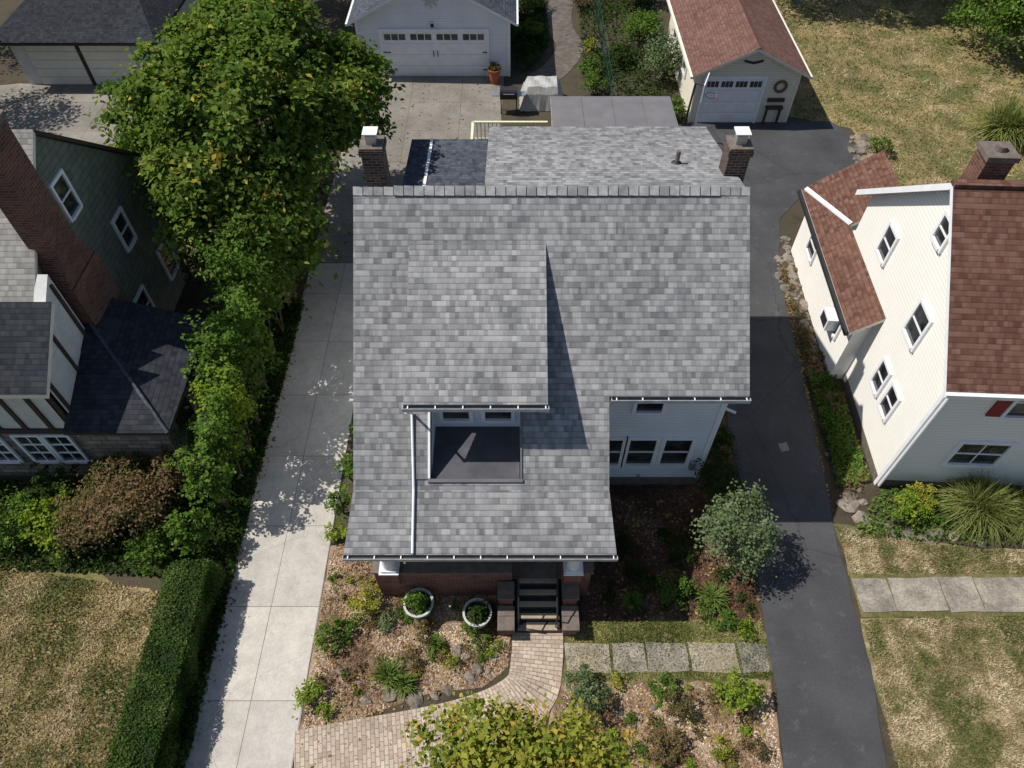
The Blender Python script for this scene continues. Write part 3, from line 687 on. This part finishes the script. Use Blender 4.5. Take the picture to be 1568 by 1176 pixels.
m.window((WX,15.65,6.3),n,.6,1.0,trim=.09); m.window((WX,17.2,3.9),n,.6,1.0,trim=.09); m.window((WX,14.95,3.7),n,.5,.8,trim=.08); m.window((WX,16.2,1.5),n,.7,1.1,trim=.1); m.window((WX,18.6,1.5),n,.7,1.1,trim=.1)
for x in (-12.3,-13.1,-14.2): m.window((x,10.8,1.55),(0,-1,0),.62,1.2,trim=.08,cols=2,rows=3)
m.done()
m=MB('chimney',E); m.box(WX,-11.25,13.15,14.75,0,5.2,BRICKL); m.prism([(WX,13.15,5.2),(WX,14.75,5.2),(WX,14.45,5.9),(WX,13.45,5.9)],(.6,0,0),BRICKL); m.box(WX,-11.3,13.45,14.45,5.9,9.3,BRICKL); m.box(WX-.05,-11.25,13.4,14.5,9.3,9.45,CAPST); m.done()

# ---------------------------------------------------------------- hedge
E=empty('clipped_hedge'); m=MB('core',E); m.box(-8.55,-7.72,-5,7.55,0,1.08,HCORE); m.done()
def facepts(n,x0,x1,y0,y1,z0,z1):
    P=[];N=[]
    A=[((y1-y0)*(x1-x0),'t'),((y1-y0)*(z1-z0),'r'),((y1-y0)*(z1-z0),'l'),((x1-x0)*(z1-z0),'b')]; tot=sum(a for a,_ in A)
    for a,kx_ in A:
        q=int(n*a/tot); u=rng.uniform(size=q); v=rng.uniform(size=q)
        if kx_=='t': P.append(np.column_stack([x0+(x1-x0)*u,y0+(y1-y0)*v,np.full(q,z1)])); N.append(np.tile([0,0,1.],(q,1)))
        if kx_=='r': P.append(np.column_stack([np.full(q,x1),y0+(y1-y0)*v,z0+(z1-z0)*u])); N.append(np.tile([1.,0,.3],(q,1)))
        if kx_=='l': P.append(np.column_stack([np.full(q,x0),y0+(y1-y0)*v,z0+(z1-z0)*u])); N.append(np.tile([-1.,0,.3],(q,1)))
        if kx_=='b': P.append(np.column_stack([x0+(x1-x0)*u,np.full(q,y1),z0+(z1-z0)*v])); N.append(np.tile([0,1.,.3],(q,1)))
    P=np.concatenate(P);N=np.concatenate(N); return P,N
P,N=facepts(60000,-8.62,-7.64,0,7.65,0,1.15)
bmp=np.array([mnoise.noise(Vector((a*1.6,b*1.6,c*1.6))) for a,b,c in P]); P=P+N*(bmp*.13+rng.normal(size=len(P))*.03)[:,None]; P[:,2]=np.maximum(P[:,2],.02)
L=.055*rng.uniform(.6,1.4,len(P)); quads_obj('foliage',leafquads(P,N*.8+rng.normal(size=P.shape)*.6,L,L*.6),.45+bmp*.8+rng.uniform(-.3,.4,len(P)),L_HEDGE,E)

# ---------------------------------------------------------------- ground cover
scatter('ivy_ground_cover',[(-7.66,-2),(-7.35,-2),(-7.4,10),(-7.35,18),(-9,18),(-9,8),(-7.66,7.6)],22000,.09,L_DARK,(.02,.22),.5,.8)
scatter('ivy_ground_cover.001',[(9.4,10.4),(9.65,14.8),(10.5,14.6),(10.4,10.6)],7500,.08,L_GREEN,(.02,.22),.7,.6,clump=.12)
scatter('ivy_ground_cover.007',[(9.35,9.6),(9.75,18),(10.3,18),(10.4,10.6)],2500,.08,L_RUST,(.02,.2),.7,.5,clump=.15)
scatter('ivy_ground_cover.002',[(-20,8.2),(-9,7.7),(-9,14),(-11,10.6),(-20,10.6)],18000,.09,L_DARK,(.02,.25),.5,.8)
scatter('ivy_ground_cover.003',[(-.1,34),(1.0,34),(2.0,37),(1.7,44),(-.1,44)],3500,.13,L_DARK,(.02,.3),.6,.8,clump=.4)
scatter('ivy_ground_cover.006',[(3.4,34),(4.2,29),(8,29.5),(8,44),(4,44),(3.6,39)],7000,.13,L_DARK,(.02,.3),.6,.8,clump=.4)
scatter('ivy_ground_cover.004',[(-17,20),(-7.7,18),(-7.7,33),(-17,33)],9000,.13,L_DARK,(.02,.3),.6,.8,clump=.5)
scatter('ivy_ground_cover.005',[(9.3,8.9),(10.6,10.3),(24,10.4),(24,8.7),(12.5,8.6)],11000,.08,L_GREEN,(.02,.2),.5,.6,clump=.25)
scatter('wood_chips',[(-4.9,3.95),(-4.95,8.5),(-3.6,8.8),(-3.4,7.3),(0,7.1),(-.1,5.4),(-.7,4.9),(-2,4.8),(-3.6,4.2)],18000,.06,L_CHIP)
scatter('wood_chips.001',[(1.3,5.0),(6.25,5.0),(6.1,3.2),(6.0,1.5),(-1.5,1.5),(-2.5,3.0),(-.7,3.55),(.8,3.9)],18000,.06,L_CHIP)
scatter('wood_chips.002',[(1.95,6.6),(2.0,10.5),(5.3,10.5),(5.4,16),(6.6,16),(6.5,9),(6.35,6.6)],16000,.06,L_CHIPD)
scatter('fallen_leaves',[(1.9,6.5),(2,10),(6.5,10),(6.4,6.5)],700,.09,L_FALL,(.03,.06),.4,.7)
scatter('fallen_leaves.001',[(-28,-2),(-8.8,-2),(-8.8,7.4),(-28,8)],900,.08,L_FALL,(.03,.06),.4,.7)
scatter('fallen_leaves.002',[(8.9,-2),(9,7),(25,7),(25,-2)],400,.07,L_FALL,(.03,.06),.4,.7)
scatter('fallen_leaves.003',[(-7.4,20),(-5,22),(-.6,25.5),(-.6,33.5),(-7.2,33.5)],400,.1,L_FALL,(.03,.05),.2,.7)
scatter('fallen_leaves.004',[(9.0,9),(9.5,14),(10.1,20),(9.9,20)],350,.08,L_FALL,(.03,.05),.3,.7)
scatter('fallen_leaves.005',[(-7.45,2),(-7.2,2),(-7.2,16),(-7.45,16)],260,.08,L_FALL,(.03,.05),.3,.7)
scatter('fallen_leaves.006',[(-4.9,3.9),(-4.9,8.4),(-3.6,8.4),(0,7),(0,5.2),(-3.5,4.2)],900,.09,L_FALL,(.03,.05),.4,.7)
scatter('fallen_leaves.007',[(-4.9,2.6),(-4.9,4.0),(0,4.9),(1.2,6.2),(1.2,4.6),(-1,3.2)],120,.06,L_FALL,(.038,.05),.2,.7)
scatter('fallen_leaves.009',[(1.4,2.5),(1.4,4.9),(6.1,4.9),(5.9,2.5)],900,.09,L_FALL,(.03,.05),.4,.7)
grassblades('lawn_grass',[(-16,2),(-8.75,2),(-8.75,7.1),(-10.4,7.5),(-13,7.9),(-16,8.2)],55000,.05,L_DRYG)
grassblades('lawn_grass.001',[(8.6,2),(8.85,5.0),(8.97,6.55),(16,6.7),(16,2)],50000,.05,L_MIXG)
grassblades('lawn_grass.002',[(9.05,7.8),(9.05,9.2),(10.6,8.8),(13,8.45),(18,8.45),(18,7.8)],12000,.05,L_MIXG)
grassblades('lawn_grass.003',[(13,30),(13,44),(30,44),(30,19.5),(15.4,19.8),(15,24.8),(15.5,27),(15.5,29)],50000,.07,L_DRYG,.02)
grassblades('lawn_grass.004',[(1.35,5.05),(1.45,6.5),(6.35,6.55),(6.3,5.1)],9000,.06,L_BLADE)
def perennials(name,poly,n,mat,rmin,rmax,leaf):
    p=sample(poly,n); lob=[(x,y,.08,(r:=rng.uniform(rmin,rmax)),r,r*.8) for x,y in p]
    foliage(name,lob,n*7,20,rmax*.45,leaf,mat,None,shell=.2,low=-.05)
bedL=[(-4.8,4.2),(-4.85,8.2),(-3.7,8.4),(-3.5,7.1),(-.1,6.9),(-.2,5.5),(-.8,5.05),(-2,4.95),(-3.5,4.45)]
bedR=[(1.4,4.9),(6.1,4.9),(5.9,3.3),(5.8,2.5),(0,2.6),(-.5,3.3),(.9,3.7)]
perennials('garden_perennials',bedL,16,L_GREEN,.06,.18,.05); perennials('garden_perennials.001',bedL,30,L_RUST,.06,.22,.045); perennials('garden_perennials.002',bedL,12,L_YEL,.06,.14,.05)
perennials('garden_perennials.003',bedR,16,L_GREEN,.08,.22,.055); perennials('garden_perennials.004',bedR,30,L_RUST,.07,.24,.05); perennials('garden_perennials.005',bedR,12,L_BRIGHT,.06,.16,.06)
perennials('garden_perennials.006',[(2.1,6.6),(2.3,9),(5.5,9),(6.2,6.6)],26,L_DARK,.1,.25,.06)
perennials('garden_perennials.007',[(9.6,13.8),(10.3,14.2),(10.5,20),(10,20)],18,L_RUST,.08,.2,.06)

# ---------------------------------------------------------------- trees
limb_tree('maple_tree',(-9.2,20.6,0),(-8.6,20.4,5.6),.26,
  [(-8.4,20.6,5.6,2.9,2.9,2.6),(-6.1,21.8,5.0,1.9,1.9,1.7),(-6.0,24.2,4.8,1.6,1.8,1.5),(-10.8,21.5,5.2,2.2,2.2,2.0),(-8.6,23.6,6.2,2.6,2.4,2.1),(-8.0,18.2,3.6,1.7,1.7,1.7),(-10.2,24.8,5.4,2.2,2,1.8),(-8.2,16.9,2.9,1.3,1.4,1.5),(-11.2,19.8,3.4,1.1,1.1,1.2),(-9.4,18.3,5.0,1.7,1.7,1.5),(-9.0,17.3,4.1,1.3,1.4,1.3),(-7.7,19.2,4.6,1.3,1.5,1.4)],
  L_MAPLE,600,130,.58,.21,yel=.03,shell=.55,flat=.42)
limb_tree('yellowing_tree',(.3,1.0,0),(.3,2.0,3.4),.08,
  [(-.35,2.8,4.25,.9,.8,.5),(.75,2.65,4.3,.9,.8,.55),(1.55,2.65,4.0,.7,.6,.4),(-1.25,2.75,3.9,.75,.6,.4),(.25,3.05,4.1,.7,.4,.4),(2.15,2.4,3.8,.5,.45,.35),(-2.7,2.15,3.3,.35,.3,.3),(-3.7,2.35,2.9,.3,.25,.25),(0,1.8,3.9,1.7,1.2,.7),(-.9,3.3,3.7,.3,.3,.2),(1.2,3.2,3.8,.3,.3,.2)],
  L_YEL,220,32,.27,.12,shell=.35,yel=.05,flat=.4)
limb_tree('tree',(17,43,0),(17,43,6),.3,[(16.5,41.5,6.8,3,2.4,2),(20,41.5,6.5,2.5,2.2,2),(14,42,6,2.2,2.2,1.8)],L_DARK,160,90,.8,.22)
limb_tree('tree.001',(26.5,38,0),(26.5,38,4),.25,[(26.5,37,4.2,2.4,2.6,2.4),(25.2,34.5,2.6,1.8,2,2),(28,33,3,2.2,2.2,2.4),(25.5,41,3,2.5,2.5,2.5),(24.0,36.5,2.2,1.4,2,1.6)],L_GREEN,240,100,.7,.18)
limb_tree('tree.002',(-14,40,0),(-14,40,5),.3,[(-14,40,5,3.4,2.4,3),(-10.5,41,4.5,2.8,2.4,2.6),(-27,38,5,4,3,3),(-9.5,38,3,2,2,2.5)],L_DARK,260,80,.8,.2)
limb_tree('tree.003',(-26,30,0),(-26,30,4),.25,[(-26,30,3.8,2.4,2.4,2.4),(-27.5,26,3,2.3,2.3,2.4)],L_DARK,140,70,.7,.18)

for i,(x,y,r,h,mt,lf) in enumerate([(-7.9,18.0,1.0,4.6,L_GREEN,.13),(-8.7,16.3,.9,3.6,L_GREEN,.12),(-7.8,16.4,1.05,4.9,L_GREEN,.13),(-7.85,15.1,1.0,4.9,L_GREEN,.13),(-7.8,13.9,1.0,4.7,L_GREEN,.13),(-8.3,12.8,.85,3.9,L_GREEN,.12),(-7.8,12.6,.9,4.5,L_GREEN,.12),(-7.8,11.6,.8,4.0,L_BRIGHT,.11),(-8.4,11.0,.7,2.7,L_SILV,.09),(-7.85,10.7,.8,3.5,L_GREEN,.11),(-8.0,9.7,.8,3.1,L_GREEN,.11),(-8.4,8.5,.6,2.1,L_GREEN,.1),
  (-10.4,9.3,1.35,2.2,L_RUST,.08),(-11.3,8.7,.85,1.7,L_RUST,.08),(-12.4,9.0,.85,1.4,L_BRIGHT,.1),(-13.5,9.1,.9,1.4,L_GREEN,.09),(-9.4,8.1,.7,1.3,L_GREEN,.09),(-11.9,8.3,.5,.7,L_DARK,.08),(-9.4,9.9,.75,2.1,L_RUST,.09),(-12.6,10,.7,1.5,L_DARK,.09),(-11.2,10.2,.6,1.8,L_DARK,.09),(-10.2,10.4,.6,1.9,L_GREEN,.09),
  (-10.5,18.6,.9,2.3,L_RUST,.09),(-9.7,19.2,.7,1.8,L_RUST,.08),(-9.6,15.2,.7,2.2,L_DARK,.1),(-13.2,25.5,1.0,1.2,L_BRIGHT,.1),(-15.5,26.3,.9,1.0,L_GREEN,.1)]):
    shrub('garden_shrub',x,y,r,h,mt,lf,.85)
for (x,y,r,h,mt,lf) in [(-3.75,6.9,.48,.8,L_YEL,.06),(-4.55,6.05,.45,.6,L_GREEN,.07),(-4.1,6.4,.3,.4,L_GREEN,.06),(-4.75,4.65,.42,.5,L_BRIGHT,.07),(-4.3,4.35,.2,.3,L_BRIGHT,.06),(-2.2,6.2,.38,.45,L_RUST,.05),(-2.4,5.6,.3,.35,L_RUST,.06),(-.85,6.15,.42,.35,L_GREEN,.07),(-.5,5.85,.22,.25,L_BRIGHT,.05),(-1.5,5.5,.25,.3,L_YEL,.05),(-3.1,6.5,.3,.45,L_SILV,.05),
  (-4.75,9.6,.4,1.2,L_GREEN,.08),(-4.6,10.6,.4,1.3,L_GREEN,.08),(-4.7,8.9,.35,.6,L_BRIGHT,.08),(-4.5,12,.4,1.0,L_GREEN,.08),
  (1.75,4.7,.65,.9,L_SILV,.06),(2.1,4.3,.4,.6,L_RUST,.06),(3.55,4.75,.45,.7,L_GREEN,.06),(3.9,4.35,.5,.7,L_RUST,.06),(5.25,4.6,.6,1.1,L_BRIGHT,.08),(3.5,3.5,.5,.5,L_RUST,.06),(4.7,3.5,.35,.35,L_YEL,.05),(2.4,3.6,.4,.45,L_BRIGHT,.06),(2.6,5.0,.25,.3,L_YEL,.05),(5.5,3.6,.35,.4,L_RUST,.05),
  (3.3,7.5,.45,.6,L_DARK,.07),(4.2,7.2,.5,.7,L_GREEN,.07),(3.0,8.4,.4,.5,L_DARK,.06),(4.5,8.4,.5,.7,L_DARK,.07),(5.7,10.2,.8,1.6,L_DARK,.08),(5.9,11.5,.6,1.6,L_DARK,.08),(5.9,9.6,.5,.9,L_GREEN,.07),(5.4,6.6,.4,.35,L_GREEN,.06),(5.9,6.3,.35,.35,L_BRIGHT,.06)]:
    shrub('garden_shrub',x,y,r,h,mt,lf,.75,stems=h>.7)
shrub('viburnum_shrub',5.8,8.35,1.12,2.5,L_SILV,.085,1.1)
for (x,y,r,h,mt,lf) in [(10.9,9.6,.6,.9,L_BRIGHT,.07),(11.4,9.9,.5,.8,L_YEL,.06),(11.9,9.4,.35,.5,L_GREEN,.06),(15.6,9.6,.9,1.2,L_GREEN,.08),(10.1,13.4,.4,.5,L_RUST,.07),
  (7.3,33.2,1.3,2.2,L_SILV,.12),(6.6,37,1.3,1.6,L_GREEN,.12),(3.9,31.8,.7,1.2,L_GREEN,.1),(3.8,33.8,.7,1.0,L_GREEN,.1),(.8,37.5,.9,.9,L_GREEN,.12),(1.0,41,1.1,1.2,L_GREEN,.12),(4.0,36,.5,.6,L_YEL,.1),(5.4,34.6,.8,1.0,L_DARK,.1),(7.4,29.6,.6,1.1,L_GREEN,.09),(-2.6,26.5,.45,.9,L_GREEN,.08),(15.9,27.0,.6,.9,L_GREEN,.1),(6.9,41.5,1.4,2.2,L_GREEN,.12),(3.8,41,.8,.8,L_RUST,.1)]:
    shrub('garden_shrub',x,y,r,h,mt,lf,.8)
for (x,y,r,h,n,wd_) in [(13.0,9.6,1.15,1.0,1200,.022),(14.3,9.3,1.0,.9,900,.022),(15.2,8.9,.8,.7,600,.022),(21.7,28.2,1.6,1.3,900,.045)]: strap('ornamental_grass',x,y,r,h,n,wd_,L_BLADE)
for (x,y,r,h) in [(-3.0,5.15,.5,.4),(-2.6,4.95,.35,.3),(5.2,7.1,.5,.4),(4.95,6.85,.3,.3),(3.1,7.0,.3,.3),(-1.9,5.9,.3,.3)]: strap('daylily',x,y,r,h,150,.03,L_DAY)
rk=[]
for (x,y) in [(-2.9,4.75),(-2.3,4.62),(-1.85,4.7),(-1.55,4.85),(-1.0,5.15),(-1.35,5.8),(-1.1,5.65),(-.85,5.35),(-4.2,5.3),(-3.5,4.6),(-3.2,6.3),(-.4,5.6)]: rk.append((x,y,random.uniform(.09,.2)))
for i in range(22): rk.append((random.uniform(-4.8,-.4),random.uniform(5.0,6.9),random.uniform(.03,.09)))
rocks('garden_rocks',rk)
rk=[(9.95+(y-14)*.07+random.uniform(-.12,.2),y,random.uniform(.05,.17)) for y in np.arange(13.6,21.5,.13)]
rk+=[(10.0+random.uniform(-.2,.4),random.uniform(18.3,20.3),random.uniform(.08,.2)) for i in range(26)]
rk+=[(random.uniform(9.45,10.1),random.uniform(9.9,13.6),random.uniform(.05,.14)) for i in range(20)]
rocks('garden_rocks.001',rk)
rocks('garden_rocks.002',[(9.55,9.85,.25),(9.9,9.4,.22),(9.7,10.1,.14),(10.5,9.1,.17),(11.0,8.95,.2),(11.7,9.0,.28),(12.2,8.9,.24),(11.4,8.8,.2),(12.9,8.75,.2),(12.1,9.5,.14),(10.1,9.0,.12)],flat=.4)
rocks('garden_rocks.003',[(15.2+random.uniform(-.4,.7),27.3+random.uniform(-1.2,1.0),random.uniform(.08,.25)) for i in range(34)])
rocks('garden_rocks.004',[(random.uniform(1.3,5.8),random.choice([3.2,4.2,5.0])+random.uniform(-.3,.3),random.uniform(.04,.12)) for i in range(26)])

# ---------------------------------------------------------------- pots, bins and small things
def pot(name,x,y,r,h,mat,pm):
    e=empty(name); m=MB('pot',e); prof=[(.7,0),(.86,.3),(.96,.7),(1.0,.93),(1.08,.93),(1.08,1),(.92,1),(.9,.88)]
    for i in range(len(prof)-1):
        m.cyl((x,y,h*prof[i][1]+.012),(x,y,h*prof[i+1][1]+.0125),r*prof[i][0],r*prof[i+1][0],mat,28,False)
    m.cyl((x,y,h*.84),(x,y,h*.88),r*.92,r*.92,SOIL,20); m.done()
    foliage('foliage',[(x,y,h*1.08,r*.65,r*.65,.28)],26,42,.15,.075,pm,e,shell=.3)
    return e
pot('planter_pot',-2.36,6.8,.36,.55,POTW,L_GREEN); pot('planter_pot.001',-.87,6.55,.34,.55,POTW,L_DARK)
pot('terracotta_planter',-.85,33.0,.3,.7,TERRA,L_RUST)
def cover(name,cx,cy,sx,sy,h,mat):
    m=MB(name); nx,ny=14,12; Pt={}
    for i in range(nx+1):
        for j in range(ny+1):
            u=i/nx*2-1; v=j/ny*2-1; e=max(abs(u),abs(v)); zz=h*(1-max(0,(e-.72)/.28)**1.4)+.06*math.sin(u*7+v*3)*(1-e)+.04*mnoise.noise(Vector((u*3,v*3,0)))
            ff=.86+.14*max(0,(e-.6)/.4)+.02*math.sin(math.atan2(v,u)*14)*(e>.9)
            Pt[i,j]=(cx+u*sx/2*ff,cy+v*sy/2*ff,max(.03,zz))
    for i in range(nx):
        for j in range(ny): m.face([Pt[i,j],Pt[i+1,j],Pt[i+1,j+1],Pt[i,j+1]],mat)
    o=m.done(); return o
cover('covered_patio_furniture',1.4,31.2,2.1,1.6,1.05,COVER)
e=empty('barbecue_grill'); m=MB('grill_body',e)
for dx in (-.35,.35):
    for dy in (-.2,.2): m.cyl((-.15+dx,30.4+dy,0),(-.15+dx,30.4+dy,.75),.025,.025,DARK,6)
m.box(-.55,.25,30.15,30.65,.75,.95,DARK); m.cyl((-.55,30.4,.95),(.25,30.4,.95),.26,.26,DARK,18); m.box(.27,.6,30.2,30.6,.88,.92,GALV); m.box(-.9,-.57,30.2,30.6,.88,.92,GALV); m.cyl((-.4,30.12,1.02),(.1,30.12,1.02),.018,.018,GALV,6)
m.done()
e=empty('basketball_hoop'); m=MB('hoop',e)
m.box(7.25,7.85,27.9,28.7,0.02,.22,DARK); m.cyl((7.55,28.3,.2),(7.6,28.0,2.7),.05,.045,DARK,10); m.cyl((7.6,28.0,2.7),(7.75,27.3,3.0),.035,.03,DARK,8)
d=Vector((.35,.94,0)).normalized(); nn=Vector((d.y,-d.x,0))
m.obox((7.8,27.2,2.95),d,Z,nn,1.05,.75,.04,WHITE); m.obox(Vector((7.8,27.2,2.85))+nn*.025,d,Z,nn,.5,.4,.01,RED); m.obox(Vector((7.8,27.2,2.85))+nn*.032,d,Z,nn,.42,.32,.01,WHITE)
hc=Vector((7.8,27.2,2.68))+nn*.3
for i in range(16):
    a=i*math.pi/8;b=a+math.pi/8; pa=hc+Vector((math.cos(a)*.23,math.sin(a)*.23,0)); pb=hc+Vector((math.cos(b)*.23,math.sin(b)*.23,0)); m.cyl(pa,pb,.012,.012,TERRA,6); m.cyl(pa,hc+Vector((math.cos(b)*.13,math.sin(b)*.13,-.42)),.006,.006,WHITE,4)
m.done()
e=empty('wooden_fence'); m=MB('boards',e)
for i in range(16): m.box(-7.85,-7.82,17.6+i*.14,17.6+i*.14+.12,0.03,1.3+random.uniform(-.02,.02),WOODF)
for z in (.4,1.05): m.box(-7.89,-7.852,17.6,19.8,z,z+.08,WOODF)
m.done()
e=empty('wire_fence'); m=MB('wire',e)
for i in range(7): m.cyl((4.6,29.5+i*2.2,0),(4.6,29.5+i*2.2,1.3),.03,.03,GREENP,7)
for z in (.1,.7,1.28): m.cyl((4.6,29.5,z),(4.6,42.7,z),.012,.012,GREENP,4)
for i in range(88): m.cyl((4.6,29.5+i*.15,.05),(4.6,29.5+i*.15,1.28),.004,.004,GREENP,3,False)
m.done()

# ---------------------------------------------------------------- light, sky, camera
lv=Vector((.85,-.13,-1.2)).normalized()
sd=bpy.data.lights.new('sun','SUN'); sd.energy=5.0; sd.angle=math.radians(.5); sd.color=(1,.945,.86)
so=bpy.data.objects.new('sun',sd); so.rotation_euler=lv.to_track_quat('-Z','Y').to_euler(); so.location=(-20,5,40); scene.collection.objects.link(so)
wl=bpy.data.worlds.new('World'); scene.world=wl; wl.use_nodes=True; nt=wl.node_tree
sk=nt.nodes.new('ShaderNodeTexSky'); sk.sky_type='NISHITA'; sk.sun_disc=False
sk.sun_elevation=math.asin(-lv.z); sk.sun_rotation=math.atan2(-lv.x,-lv.y)
nt.links.new(sk.outputs[0],nt.nodes['Background'].inputs[0]); nt.nodes['Background'].inputs[1].default_value=.09
cd=bpy.data.cameras.new('camera'); cd.lens=24.96; cd.sensor_width=36; cd.clip_end=1000; cd.clip_start=.1
co=bpy.data.objects.new('camera',cd); co.location=(0,0,18); co.rotation_euler=(math.radians(90-51.6),0,0); scene.collection.objects.link(co); scene.camera=co
scene.view_settings.view_transform='Standard'; scene.view_settings.look='None'; scene.view_settings.exposure=0
